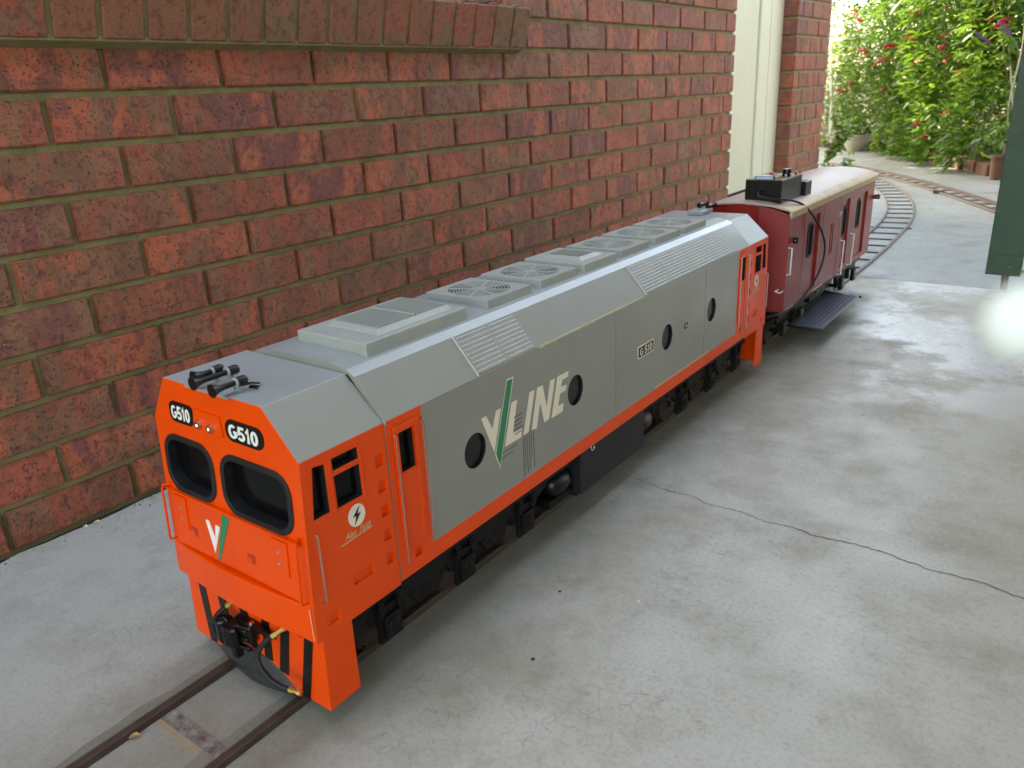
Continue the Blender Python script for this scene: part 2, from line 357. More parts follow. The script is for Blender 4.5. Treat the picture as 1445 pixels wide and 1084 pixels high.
# ------------------------------------------------------------------ the setting: ground and slabs
def sheet(name, P, z0, z1, m, kind='structure', bevel=0.):
    o = MB().prism_z(P, z0, z1).build(name, m, None, bevel=bevel); tag(o, kind=kind); return o
tag(sheet('ground', [(-60, -40), (60, -40), (60, 90), (-60, 90)], -.30, -.05, M['soil']), 'dark garden soil and ground under and around the concrete', None)
_jag = [(.019 + .004 * math.sin(y * 23) + .003 * math.sin(y * 61 + 1), y) for y in np.linspace(2.41, -4, 140)]
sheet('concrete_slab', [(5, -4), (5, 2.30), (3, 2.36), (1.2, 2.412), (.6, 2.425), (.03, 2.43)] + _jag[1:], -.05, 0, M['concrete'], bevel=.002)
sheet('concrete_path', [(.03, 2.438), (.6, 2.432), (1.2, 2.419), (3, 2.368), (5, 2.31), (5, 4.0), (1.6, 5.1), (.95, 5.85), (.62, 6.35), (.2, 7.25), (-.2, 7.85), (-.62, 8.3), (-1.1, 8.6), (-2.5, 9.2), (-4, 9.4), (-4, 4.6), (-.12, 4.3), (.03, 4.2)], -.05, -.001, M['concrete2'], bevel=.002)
# the long crack across the slab: a shallow dark fissure
cp = [(.795, .478), (.85, .468), (.905, .455), (.95, .462), (.991, .447), (1.05, .452), (1.10, .441), (1.149, .447), (1.19, .437), (1.24, .449), (1.289, .446), (1.36, .433), (1.43, .437), (1.495, .422), (1.6, .43), (1.75, .41), (2.0, .42), (2.4, .38)]
pts = []
for (a, b) in zip(cp[:-1], cp[1:]):
    for k in range(9):
        t = k / 9; pts.append((a[0] + (b[0] - a[0]) * t, a[1] + (b[1] - a[1]) * t + random.uniform(-.0032, .0032)))
mb = MB(); L = []; R_ = []
for i, (x, y) in enumerate(pts):
    w = .00035 + .00055 * random.random() ** 2 + (.0003 if 60 < i else 0) - (.0001 if i < 20 else 0); L.append((x, y - w, .0008)); R_.append((x, y + w, .0008))
mb.add(L + R_, [(i, i + 1, len(L) + i + 1, len(L) + i) for i in range(len(L) - 1)])
tag(mb.build('pavement_crack', M['groove'], None, merge=False), 'long thin wandering crack across the near concrete slab', None, kind='structure')
tag(MB().box(-.05, .03, -4, 3.0, -.05, -.012).build('wall_base_gap', M['groove'], None), kind='structure')
# small chips, pebbles and dry leaf
def chip(x, y, r, m, z=0):
    P = [(x + r * random.uniform(.6, 1.1) * math.cos(t), y + r * random.uniform(.5, 1) * math.sin(t)) for t in np.linspace(0, 2 * math.pi, 7)[:-1]]
    mb = MB(); c = (x, y, z + r * .6); V = [(px, py, z) for px, py in P] + [c]
    mb.add(V, [(i, (i + 1) % 6, 6) for i in range(6)] + [(5, 4, 3, 2, 1, 0)]); return mb
for (x, y, r, m, lb) in ((.9047, .0704, .004, M['groove'], 'small dark grit speck on the concrete in front of the black tank'), (.9582, -.0804, .004, M['groove'], 'dark grit speck on the concrete nearest the bottom edge'), (1.02, .115, .0025, M['white'], 'tiny white stone chip on the open concrete')):
    tag(chip(x, y, r, m).build('grit', m, None), lb, 'grit')
def leaf_litter(x, y, a, L, lb, m=None, z=.002):
    mb = MB(); ca, sa = math.cos(a), math.sin(a)
    P = [(-L, 0, 0), (-L * .4, L * .38, .004), (L * .4, L * .34, .006), (L, 0, .001), (L * .4, -L * .3, .003), (-L * .4, -L * .36, .005), (0, 0, .001)]
    mb.add([(x + p[0] * ca - p[1] * sa, y + p[0] * sa + p[1] * ca, z + p[2]) for p in P], [(6, 0, 1), (6, 1, 2), (6, 2, 3), (6, 3, 4), (6, 4, 5), (6, 5, 0)])
    return tag(mb.build('fallen_leaf', m or M['dryleaf'], None), lb, 'leaf')
leaf_litter(.622, -.475, .9, .008, 'curled tan dry leaf lying against the inside of the near rail')
leaf_litter(.035, -.225, .7, .008, 'small yellow dry leaf in the gap at the foot of the brick wall', M['beigevinyl'])
leaf_litter(.032, -.245, .2, .006, 'small whitish leaf scrap at the foot of the brick wall', M['cream'])
leaf_litter(.64, 3.0, .2, .025, 'brown dry leaf between the rails behind the red wagon')
leaf_litter(.45, 5.0, 1.2, .022, 'tan fallen leaf near the start of the track bend')
mb = MB(); rr_ = random.Random(3)
for k in range(240):
    y = rr_.uniform(-.9, 2.2); x = rr_.uniform(.004, .034) if k % 3 else rr_.uniform(.02, .06); r = rr_.uniform(.0008, .0024); z = -.006 if x < .018 else 0
    V = [(x + r * math.cos(a) * rr_.uniform(.6, 1.3), y + r * math.sin(a) * rr_.uniform(.6, 1.5), z) for a in (0, 1.3, 2.5, 3.8, 5.0)] + [(x, y, z + r * .9)]
    mb.add(V, [(i, (i + 1) % 5, 5) for i in range(5)], k % 4 == 0)
tag(mb.build('wall_foot_grit', [M['groove'], M['dryleaf']], None, merge=False), 'crumbs of soil and grit gathered along the foot of the brick wall', 'grit', kind='stuff')
wd = thing('small_weed', 'tiny green weed growing from the gap below the brick wall', 'weed', (.028, -.108, 0)); mb = MB()
for k in range(9):
    a = k * .7; L = .004 + .002 * (k % 3); c = Vector((.028 + math.cos(a) * L, -.108 + math.sin(a) * L, .002 + .001 * (k % 4))); mb.add([c + Vector((-.0018, 0, 0)), c + Vector((0, -.0014, .0006)), c + Vector((.0018, 0, .0003)), c + Vector((0, .0016, .0008))], [(0, 1, 2, 3)])
mb.build('foliage', M['leafA'], wd, merge=False)
# ------------------------------------------------------------------ brick wall
def brick_mesh(L, D, Hh, seed):
    r = random.Random(seed); mb = MB(); j = lambda: r.uniform(-.0012, .0012)
    V = []
    for x in (-D, 0):
        for (y, z) in ((0, 0), (L, 0), (L, Hh), (0, Hh)): V.append((x, y + j(), z + j() * .8))
    mb.add(V, [(0, 1, 2, 3), (7, 6, 5, 4), (0, 4, 5, 1), (1, 5, 6, 2), (2, 6, 7, 3), (3, 7, 4, 0)])
    bm = bmesh.new(); me = bpy.data.meshes.new('brick')
    me.from_pydata(mb.v, [], mb.f); bm.from_mesh(me); bmesh.ops.recalc_face_normals(bm, faces=bm.faces)
    bmesh.ops.bevel(bm, geom=[e for e in bm.edges if min(v.co.x for v in e.verts) > -.001], offset=.003, segments=2, affect='EDGES')
    bm.to_mesh(me); bm.free(); return me
BL, BH = .229, .0735
bfull = [brick_mesh(BL, .1, BH, s) for s in range(6)]; bhalf = [brick_mesh(.112, .1, BH, 40 + s) for s in range(3)]
for me in bfull + bhalf: me.materials.append(M['brick'])
wall = thing('brick_wall', 'long red brick house wall with olive mortar behind the train', 'wall', (0, 1, 0))
Y0, Y1 = -1.2, 2.995
MB().box(-.10, -.010, Y0, Y1 - .004, -.10, .86).box(-.10, -.010, 1.285, Y1 - .004, .86, 1.20).build('mortar', M['mortar'], wall)
def put_brick(meshes, y, z, parent, px=0.):
    o = copyobj(random.choice(meshes), 'brick', parent, Vector((px + random.uniform(-.0014, .0012), y, z)) - org(parent), (0, random.uniform(-.012, .012), random.uniform(-.006, .006)))
    return o
z0 = .0015
for r in range(14):          # r=0 bottom course J, r=9 is the course under the sill
    z = z0 + r * .0865 if r < 10 else z0 + r * .0865
    off = -.12 if (r % 2 == 0) else 0.
    k = -6
    while True:
        y = k * .24 + off + .0055; k += 1
        if y < Y0 - .02: continue
        if y > Y1 - .05: break
        if r >= 10 and y < 1.20: continue
        L = Y1 - y
        if r >= 10 and y < 1.285: pass
        put_brick(bfull if L > .2 else bhalf, y if L > .2 else Y1 - .1125, z, wall)
# courses above the picture, joined
mb = MB()
for r in range(14, 30):
    off = -.12 if (r % 2 == 0) else 0.
    for k in range(-5, 13):
        y = k * .24 + off + .0055
        if y > Y1 - .2: continue
        if r < 22 and y < 1.3: continue
        mb.box(-.1, .0, y, y + BL, z0 + r * .0865, z0 + r * .0865 + BH)
o = mb.build('upper_brickwork', M['brick'], wall, merge=False); tag(o, kind='stuff')
MB().box(-.10, -.008, 1.31, Y1 - .01, 1.20, 2.6).box(-.10, -.008, Y0, 1.30, 1.91, 2.6).build('upper_mortar', M['mortar'], wall)
# window above the sill (only its foot shows)
win = thing('house_window', 'dark house window with a reddish frame above the brick sill', 'window', (-.1, .0, 1.0))
fr = MB().box(-.13, -.085, -1.2, 1.27, .985, 1.03).box(-.13, -.085, -1.2, 1.27, 1.86, 1.905).box(-.13, -.085, 1.225, 1.27, 1.03, 1.86).box(-.13, -.085, .0, .045, 1.03, 1.86)
fr.build('window_frame', mat('salmon_frame', (.45, .17, .13), .5), win, bevel=.003)
MB().box(-.112, -.108, -1.2, 1.225, 1.03, 1.86).build('pane', M['glass'], win)
# sloping rowlock sill
sill = thing('window_sill', 'sloping brown brick window sill at the top left of the wall', 'window sill', (0, .5, .86))
ang = math.radians(15)
def sb(y0, w, seed):
    r = random.Random(seed); mb = MB(); D = .16
    V = []
    for a in (0, -D):
        for (y, h) in ((0, 0), (w, 0), (w, .108), (0, .108)):
            V.append((.030 + a * math.cos(ang) + h * math.sin(ang), y0 + y + r.uniform(-.001, .001), .8615 + h * math.cos(ang) - a * math.sin(ang)))
    mb.add(V, [(0, 1, 2, 3), (7, 6, 5, 4), (0, 4, 5, 1), (1, 5, 6, 2), (2, 6, 7, 3), (3, 7, 4, 0)])
    return mb.build('brick', M['sillbrick'], sill, bevel=.003)
yy = 1.272; i = 0
while yy > -1.1:
    sb(yy - .0755, .0755, i); yy -= .0858; i += 1
mb = MB(); P = []
for a, h in ((-.006, .0), (-.006, .100), (-.15, .100), (-.15, .0)): P.append((.030 + a * math.cos(ang) + h * math.sin(ang), .8615 + h * math.cos(ang) - a * math.sin(ang)))
mb.prism_y(P, -1.1, 1.264); mb.prism_y([(.0, .848), (.026, .8585), (.026, .868), (-.01, .88), (-.05, .848)], -1.1, 1.268)
mb.build('mortar', M['mortar'], sill, bevel=.002)
# debris on the sill
mb = MB()
for k in range(16): 
    y = random.uniform(.85, 1.2); a = random.uniform(-.03, .0)
    mb.tube([(.060 + a * .94, y, .966 - a * .34), (.060 + a * .94 + random.uniform(-.006, .006), y + random.uniform(.01, .035), .968 - a * .34)], .0012, 5)
tag(mb.build('leaf_debris', M['groove'], None, merge=False), 'dark twigs and leaf litter lying on top of the brick sill', 'debris', kind='stuff')
# house masonry above / eave so the wall is not a free-standing fence
# cream cladding panels beyond the wall end
cl = thing('cladding_panel', 'cream vertical cladding panel between brick wall and brick pier', 'cladding', (-.02, 3.3, .2))
MB().box(-.06, -.006, 2.997, 3.302, .215, 2.5).build('panel', M['creamdoor'], cl, bevel=.003)
MB().box(-.055, .004, 3.306, 3.625, .215, 2.5).box(.004, .007, 3.44, 3.452, .215, 2.5).build('panel', mat('cream_cladding_light', (.70, .66, .50), .4, var=(3, (.66, .61, .45), .5)), cl, bevel=.003)
for r in range(2, 15): MB().box(-.02, -.001, 2.975, 3.0, z0 + r * .0865 - .0125, z0 + r * .0865 + .001).build('sealant', M['sealant'], cl, bevel=.002)

tag(MB().box(-.12, -.03, 2.99, 3.63, -.05, .212).build('door_threshold', M['groove'], None), 'dark recessed threshold below the cream cladding panel', 'threshold')
# brick pier
pier = thing('brick_pier', 'brick pier with alternating squint bricks beyond the cream cladding', 'pier', (0, 3.9, 0))
MB().box(-.24, .071, 3.64, 4.205, -.05, 2.5).build('mortar', M['mortar'], pier)
for r in range(0, 19):
    z = z0 + r * .0865
    def pb(x0, x1, y0, y1):
        b = MB(); j = lambda: random.uniform(-.0015, .0015)
        b.box(x0 + j(), x1 + j(), y0 + j(), y1 + j(), z, z + BH); b.build('brick', M['brick'], pier, bevel=.003, seg=1)
    if r % 2:
        pb(-.03, .078, 3.63, 3.78); pb(-.03, .078, 3.79, 3.985); pb(-.03, .078, 3.995, 4.21)
    else:
        pb(-.03, .078, 3.63, 3.705); pb(-.03, .078, 3.715, 3.86); pb(-.03, .078, 3.87, 4.06); pb(-.03, .078, 4.07, 4.21)
    pb(-.24, -.04, 3.63, 3.70)
for r in range(1, 15):
    z = z0 + r * .0865 - .012; MB().box(.064, .084, 4.198, 4.216, z, z + .011).build('sealant', M['sealant'], pier, bevel=.002)
# ------------------------------------------------------------------ miniature railway track
def crom(P, n=8):
    P = [Vector(p) for p in P]; P = [2 * P[0] - P[1]] + P + [2 * P[-1] - P[-2]]; out = []
    for i in range(1, len(P) - 2):
        for k in range(n):
            t = k / n; a, b, c, d = P[i - 1:i + 3]
            out.append(.5 * ((2 * b) + (c - a) * t + (2 * a - 5 * b + 4 * c - d) * t * t + (3 * b - 3 * c + d - a) * t ** 3))
    out.append(P[-2]); return out
def offs(path, d):
    out = []
    for i, p in enumerate(path):
        t = (path[min(i + 1, len(path) - 1)] - path[max(i - 1, 0)]); t = Vector((t.x, t.y)).normalized(); out.append(Vector((p.x + t.y * d, p.y - t.x * d)))
    return out
def bar(name, path, w, z0, z1, m, parent, bevel=.0):
    A, B = offs(path, -w / 2), offs(path, w / 2); n = len(path); V = []
    for i in range(n): V += [(A[i].x, A[i].y, z0), (B[i].x, B[i].y, z0), (B[i].x, B[i].y, z1), (A[i].x, A[i].y, z1)]
    F = []
    for i in range(n - 1):
        for k in range(4): F.append((i * 4 + k, i * 4 + (k + 1) % 4, i * 4 + 4 + (k + 1) % 4, i * 4 + 4 + k))
    F += [(3, 2, 1, 0), (n * 4 - 4, n * 4 - 3, n * 4 - 2, n * 4 - 1)]
    return MB().add(V, F).build(name, m, parent, bevel=bevel, seg=1)
G = .1415
c1 = [Vector((.6815, -2.0)), Vector((.6815, -.5)), Vector((.6815, 1.0)), Vector((.6815, 2.0))] + crom([(.6815, 2.4), (.679, 2.75), (.665, 3.2), (.63, 3.75), (.553, 4.25), (.42, 4.75), (.235, 5.25), (.02, 5.75), (-.16, 6.15), (-.36, 6.5), (-.62, 6.8)], 6)
tr = thing('railway_track', 'rusty miniature railway track under the train, curving left past the brick pier', 'railway track', (.6815, 0, 0))
bar('rail', offs(c1, -G / 2), .0125, -.02, .011, M['rust'], tr, .0015); bar('rail', offs(c1, G / 2), .0125, -.02, .011, M['rust'], tr, .0015)
MB().box(.6175, .7458, -.437, -.419, -.01, .0012).build('tie', M['rusttie'], tr)
MB().box(.6175, .7458, -.447, -.4375, -.01, .0005).build('tie_grout', mat('sandy_grout', (.36, .27, .17), .9, var=(70, (.28, .22, .15), .9), bump=(90, .5, .002)), tr)
def tieat(path, s, w, hw, parent, z=.004):
    acc = 0
    for a, b in zip(path[:-1], path[1:]):
        L = (b - a).length
        if acc + L >= s:
            p = a + (b - a) * ((s - acc) / L); t = (b - a).normalized(); n = Vector((t.y, -t.x))
            P = [p + n * hw + t * w / 2, p - n * hw + t * w / 2, p - n * hw - t * w / 2, p + n * hw - t * w / 2]
            return MB().prism_z([(q.x, q.y) for q in P], -.002, z).build('tie', M['rust'], parent)
        acc += L
i = 0; s = 4.42
while s < 8.9:
    tieat(c1, s, .016, G / 2 - .005 + (.03 if i == 7 else 0), tr); s += .165; i += 1
c2 = crom([(1.40, 3.60), (1.22, 4.0), (1.03, 4.37), (.72, 4.96), (.385, 5.54), (.07, 6.02), (-.14, 6.30), (-.4, 6.62)], 6)
tr2 = thing('railway_track', 'second miniature track joining the first one from the right', 'railway track', (1.0, 4.5, 0))
for d in (-G / 2, G / 2): bar('rail', offs(c2, d), .0125, -.002, .0125, M['rust'], tr2, .0015)
bar('guard_rail', offs(c2, -G / 2 + .028)[10:34], .008, -.002, .011, M['rust'], tr2); bar('guard_rail', offs(c2, G / 2 - .028)[12:38], .008, -.002, .011, M['rust'], tr2)
s = .1
while s < 3.1: tieat(c2, s, .016, G / 2 - .005, tr2, .0045); s += .16
MB().box(.60, .66, 4.96, 4.99, 0, .02).build('point_lever', M['rust'], tr2, bevel=.002)
# grout strips either side of the buried rails
for (a, b) in ((.578, .6045), (.7175, .7455)):
    P = [(a + .003 * math.sin(y * 31) + .002 * math.sin(y * 77 + a), y) for y in np.linspace(-4, 2.4, 170)] + [(b, 2.4), (b, -4)]
    sheet('rail_grout', P, -.02, .0006, M['infill'])

# ------------------------------------------------------------------ locomotive
XL, XR, CX = .529, .821, .677
HB = .438  # mid length: mirrored details use my(y)
my = lambda y: .878 - y
loco = thing('model_locomotive', 'large orange and grey model diesel locomotive standing nearest on the track', 'model locomotive', (.6795, .44, 0))
yf = lambda z: -.3125 + (.366 - z) * -.0616
def chain(yfun, sec): return [(x, yfun(x, z), z) for x, z in sec]
# --- hood
hsec = [(XL, .135), (XR, .135), (XR, .161), (XR, .366), (.776, .4175), (.762, .4250), (.735, .4300), (.615, .4300), (.585, .4250), (.569, .4175), (XL, .366), (XL, .161)]
GREY, ORG, ROOF = 0, 1, 2
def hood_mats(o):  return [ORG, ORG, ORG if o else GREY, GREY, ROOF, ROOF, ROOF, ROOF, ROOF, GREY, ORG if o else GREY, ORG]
ys = [-.1800, -.1140, .992, 1.0580]; mb = MB()
secs = [[(x, y, z) for x, z in hsec] for y in ys]
for i in range(3):
    A, B = secs[i], secs[i + 1]
    # shared loops, side faces only
    for k in range(12):
        j = (k + 1) % 12; b = len(mb.v); mb.v += [A[k], A[j], B[j], B[k]]; mb.f.append((b, b + 1, b + 2, b + 3)); mb.m.append(hood_mats(i != 1)[k])
for sc_, rv in ((secs[0], True), (secs[-1], False)):
    b = len(mb.v); mb.v += sc_; F = tuple(range(b, b + 12)); mb.f.append(F[::-1] if rv else F); mb.m.append(GREY)
hood = mb.build('hood', [M['grey'], M['orange'], M['greyroof'], M['dark']], loco)
ports = [(-.0115, .2585), (.2605, .2605), (.6125, .2577), (.8375, .2604)]
ct = MB(); ct2 = MB()
for (y, z) in ports:
    ct.prism_x(circ(y, z, .0272, 32, .93), XR - .007, XR + .01); ct.prism_x(circ(y, z, .0272, 32, .93), XL - .01, XL + .007)
for sgn in (1, -1):
    for mm in (lambda y: y, my):
        a, b = sorted((mm(-.1585), mm(-.1335))); x0, x1 = (XR - .012, XR + .01) if sgn > 0 else (XL - .01, XL + .012)
        ct.box(x0, x1, a, b, .2875, .3430)
        a, b = sorted((mm(-.1505), mm(-.1365)))
        ct2.box(x0 if sgn < 0 else XR - .005, x1 if sgn > 0 else XL + .005, a, b, .1555, .170)
cut(hood, ct, [M['dark']]); cut(hood, ct2, [M['orange']])
# doors: slight raised frame, thin seams
def side_parts(sgn, mm):
    X = XR if sgn > 0 else XL; o = lambda d: X + sgn * d
    def bx(y0, y1, z0, z1, d0, d1, mb=None):
        y0, y1 = sorted((mm(y0), mm(y1))); a, b = sorted((o(d0), o(d1))); return (mb or MB()).box(a, b, y0, y1, z0, z1)
    dr = bx(-.1685, -.1605, .181, .354, 0, .0022); bx(-.1315, -.1225, .181, .354, 0, .0022, dr); bx(-.1605, -.1315, .345, .354, 0, .0022, dr); bx(-.1605, -.1315, .181, .2855, 0, .0014, dr)
    dr.build('side_door', M['orange'], loco, bevel=.0006, seg=1)
    bx(-.158, -.134, .288, .3425, -.0105, -.009).build('door_window', M['glass'], loco)
    for y, za, zb in ((-.1700, .159, .345), (-.1165, .170, .3485)):
        yy = mm(y); MB().tube([(o(-.002), yy, zb), (o(.0055), yy, zb), (o(.0068), yy, zb - .002), (o(.0068), yy, za + .002), (o(.0055), yy, za), (o(-.002), yy, za)], .0011, 6).build('handrail', M['steel'], loco, smooth=True)
for sgn in (1, -1):
    for mm in (lambda y: y, my): side_parts(sgn, mm)
for (y, z) in ports:
    for X, s_ in ((XR, 1), (XL, -1)):
        a, b = sorted((X - s_ * .0068, X - s_ * .0045)); MB().prism_x(circ(y, z, .0266, 32, .93), a, b).build('porthole_disc', M['satinblack'], loco)
        mb = MB(); P = [(X + s_ * .0002, y + .0275 * .93 * math.cos(t), z + .0275 * math.sin(t)) for t in np.linspace(0, 2 * math.pi, 33)]
        mb.tube(P, .0007, 5, cap=False); mb.build('porthole_rim', M['grey'], loco, smooth=True)
# faint panel seams on the hood side
for y in (.40, .80):
    MB().box(XR - .001, XR + .0004, y, y + .0009, .165, .363).build('panel_seam', mat('seam', (.22, .21, .18), .6) if 'seam' not in bpy.data.materials else bpy.data.materials['seam'], loco)
MB().box(XR - .001, XR + .0016, .56, .83, .1635, .1650).build('panel_seam', M['beigevinyl'], loco)
# thin dark lines below the lettering
mb = MB()
for k, (y, za, zb) in enumerate(((.104, .165, .232), (.109, .178, .235), (.1145, .168, .238), (.1205, .172, .238), (.126, .190, .240), (.1325, .170, .238))): mb.box(XR - .001, XR + .0005, y, y + .0013, za, zb)
for z in (.246, .253, .260, .267, .274): mb.box(XR - .001, XR + .0005, .083, .103 + .002 * (z * 100 % 2), z, z + .0016)
mb.box(XR - .001, XR + .0005, .052, .088, .228, .2292).box(XR - .001, XR + .0005, .046, .078, .2205, .2216)
mb.build('vent_slot', mat('slot', (.10, .095, .08), .7), loco)
MB().box(XR - .001, XR + .0008, .6955, .7115, .252, .264).build('socket', M['dark'], loco, bevel=.0004, seg=1)
MB().box(XR - .001, XR + .0012, .700, .7070, .2550, .2610).build('socket_cover', M['beigevinyl'], loco)
# --- louvre panels on the shoulder
ca, cb = Vector((XR, 0, .366)), Vector((.776, 0, .4175)); cd = (cb - ca); cl_ = cd.length; cd = cd / cl_; cn = Vector((cd.z, 0, -cd.x))
if cn.x < 0: cn = -cn
def ch(y, s, n, left=False):
    p = ca + cd * (s * cl_) + cn * n
    return (2 * CX - p.x if left else p.x, y, p.z)
def louvres(y0, y1, rows, cols, s0=.04, s1=.97):
    for left in (False, True):
        base = MB().loft([ch(y0, s0, -.001, left), ch(y0, s1, -.001, left), ch(y0, s1, .0016, left), ch(y0, s0, .0016, left)], [ch(y1, s0, -.001, left), ch(y1, s1, -.001, left), ch(y1, s1, .0016, left), ch(y1, s0, .0016, left)])
        pn = base.build('louvre_panel', M['grey'], loco)
        if left: continue
        cw = (y1 - y0) / cols; me = None
        ds = (s1 - s0) / rows
        for c in range(cols):
            for r_ in range(rows):
                sa = s0 + ds * r_ + ds * .12; sb_ = sa + ds * .8; ya, yb = y0 + cw * c + .003, y0 + cw * (c + 1) - .003
                A = [ch(ya, sa, .0012), ch(ya, sb_, .0012), ch(ya, sa + ds * .4, .0020)]; B = [ch(yb, sa, .0012), ch(yb, sb_, .0012), ch(yb, sa + ds * .4, .0020)]
                if me is None:
                    o = MB().loft(A, B).build('louvre_slat', M['grey'], pn); me = o.data; first = Vector(ch(ya, sa, .0012))
                else:
                    copyobj(me, 'louvre_slat', pn, Vector(ch(ya, sa, .0012)) - first)
louvres(.008, .152, 9, 2); louvres(.520, .980, 10, 4)
for y in (.008, .520): MB().loft([ch(y - .0016, 0, 0), ch(y - .0016, 1, 0), ch(y - .0016, 1, .0022), ch(y - .0016, 0, .0022)], [ch(y, 0, 0), ch(y, 1, 0), ch(y, 1, .0022), ch(y, 0, .0022)]).build('panel_edge', M['edgegrey'], loco)
# weathered primer line along the eave
mb = MB()
for y in np.arange(.16, .50, .012): mb.box(XR - .001, XR + .0009, y, y + .0115, .3650 - random.uniform(0, .0022), .3672)
mb.build('eave_edge', mat('primer', (.46, .46, .26), .6), loco)
# --- cabs (front and rear alike)
def cab(front=True):
    mm = (lambda y: y) if front else my
    tagc = MB()
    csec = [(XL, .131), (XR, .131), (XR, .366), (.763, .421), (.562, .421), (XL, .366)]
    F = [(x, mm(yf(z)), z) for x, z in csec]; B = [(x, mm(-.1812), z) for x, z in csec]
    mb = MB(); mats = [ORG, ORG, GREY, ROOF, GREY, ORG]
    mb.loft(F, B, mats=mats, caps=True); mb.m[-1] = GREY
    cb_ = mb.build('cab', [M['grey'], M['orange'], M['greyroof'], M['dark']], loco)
    ct = MB()
    def cbx(y0, y1, z0, z1, d, s_):
        y0, y1 = sorted((mm(y0), mm(y1)))
        if s_ > 0: ct.box(XR - d, XR + .01, y0, y1, z0, z1)
        else: ct.box(XL - .01, XL + d, y0, y1, z0, z1)
    for s_ in (1, -1):
        x0, x1 = (XR - .012, XR + .01) if s_ > 0 else (XL - .01, XL + .012)
        ct.prism_x([(mm(-.2955), .3535), (mm(-.3035), .2895), (mm(-.2800), .2895), (mm(-.2790), .3510)], x0, x1)
        cbx(-.2670, -.2280, .3375, .3525, .012, s_); cbx(-.2670, -.2280, .2880, .3300, .012, s_)
        pass
    # front windows: rounded openings
    for (xa, xb) in ((.543, .652), (.6665, .803)):
        P = rrect(xa + .0065, xb - .0065, .2708, .3402, .023)
        ya, yb = sorted((mm(-.34), mm(-.300))); ct.prism_y(P, ya, yb)
    cut(cb_, ct, [M['dark']]); ct = MB()
    for s_ in (1, -1):
        for (za, zb) in ((.3115, .3275), (.2765, .2925), (.2415, .2570), (.2065, .2220), (.1715, .1875)): cbx(-.2010, -.1875, za, zb, .005, s_)
        cbx(-.2580, -.2250, .1745, .1890, .004, s_); cbx(-.3060, -.2875, .1440, .1580, .004, s_)
    cut(cb_, ct, [M['orange']])
    bv = cb_.modifiers.new('bevel', 'BEVEL'); bv.width = .0012; bv.segments = 2; bv.limit_method = 'ANGLE'; bv.angle_limit = math.radians(38)
    for s_ in (1, -1):
        X = XR if s_ > 0 else XL
        a, b = sorted((X - s_ * .0112, X - s_ * .0098))
        MB().prism_x([(mm(-.2950), .353), (mm(-.3030), .290), (mm(-.2803), .290), (mm(-.2793), .3505)], a, b).build('side_window', M['glass'], cb_)
        for (za, zb) in ((.338, .352), (.2885, .3295)):
            y0, y1 = sorted((mm(-.2665), mm(-.2285))); MB().box(a, b, y0, y1, za, zb).build('side_window', M['glass'], cb_)
        # raised frame strips round the windows
        f = MB(); 
        for (ya, yb, za, zb) in ((-.2735, -.2695, .284, .356), (-.2695, -.2240, .284, .2862), (-.2262, -.2235, .2862, .356), (-.2695, -.2262, .3318, .3358)):
            y0, y1 = sorted((mm(ya), mm(yb))); q0, q1 = sorted((X - s_ * .001, X + s_ * .0012)); f.box(q0, q1, y0, y1, za, zb)
        f.build('window_trim', M['orange'], cb_, bevel=.0004, seg=1)
        y = mm(-.3075)
        MB().tube([(X - s_ * .002, y, .273), (X + s_ * .005, y, .273), (X + s_ * .0065, y, .271), (X + s_ * .0065, mm(-.3085), .184), (X + s_ * .005, mm(-.3085), .182), (X - s_ * .002, mm(-.3085), .182)], .0012, 6).build('handrail', M['steel'], loco, smooth=True)
    fy = lambda z, d=0.: mm(yf(z) - d)
    def facep(name, P, d, m, parent=cb_, base=.0005, bevel=0., merge=True):
        A = [(x, fy(z, -base), z) for x, z in P]; B = [(x, fy(z, d), z) for x, z in P]; return MB().loft(A, B).build(name, m, parent, bevel=bevel)
    for (xa, xb) in ((.543, .652), (.6665, .803)):
        P = rrect(xa + .0072, xb - .0072, .2716, .3394, .022); MB().prism_y(P, *sorted((mm(-.3035), mm(-.3025)))).build('windscreen', M['glass'], cb_)
        # rubber surround as a swept frame
        O = rrect(xa, xb, .2645, .3465, .029); I = rrect(xa + .0078, xb - .0078, .2722, .3388, .0215); n = len(O); mb = MB()
        V = [(x, fy(z, -.002), z) for x, z in O] + [(x, fy(z, .0022), z) for x, z in O] + [(x, fy(z, .0022), z) for x, z in I] + [(x, fy(z, -.010), z) for x, z in I]
        Fc = []
        for k in range(n):
            j = (k + 1) % n
            for q in range(3): Fc.append((q * n + k, q * n + j, (q + 1) * n + j, (q + 1) * n + k))
        mb.add(V, Fc); mb.build('window_rubber', M['rubber'], cb_, smooth=True, bevel=.0008)
    # nose hatch plate and details
    facep('nose_plate', [(.548, .1845), (.8005, .1845), (.8005, .2605), (.548, .2605)], .0030, M['orange'], bevel=.0006)
    L_ = MB(); L_.loft([(XL + .004, fy(.2635, -.001), .2625), (XR - .006, fy(.2635, -.001), .2625), (XR - .006, fy(.2635, -.001), .2652), (XL + .004, fy(.2635, -.001), .2652)], [(XL + .004, fy(.2635, .0065), .2625), (XR - .006, fy(.2635, .0065), .2625), (XR - .006, fy(.2635, .0065), .2652), (XL + .004, fy(.2635, .0065), .2652)]).build('ledge', M['orange'], cb_, bevel=.0006, seg=1)
    for (xa, xb) in ((.7605, .7885), (.552, .580)): facep('sand_box_door', [(xa, .212), (xb, .212), (xb, .2585), (xa, .2585)], .0052, M['orange'], bevel=.0006)
    for x in (.7725, .568):
        for z in (.2425, .2270): MB().rev((x, fy(z, .005), z), (0, -1 if front else 1, 0), [(0, .0024), (.001, .0024), (.0011, .0013), (.0022, .0011), (.0023, 0)], 10).build('screw', M['steel'], cb_, smooth=True)
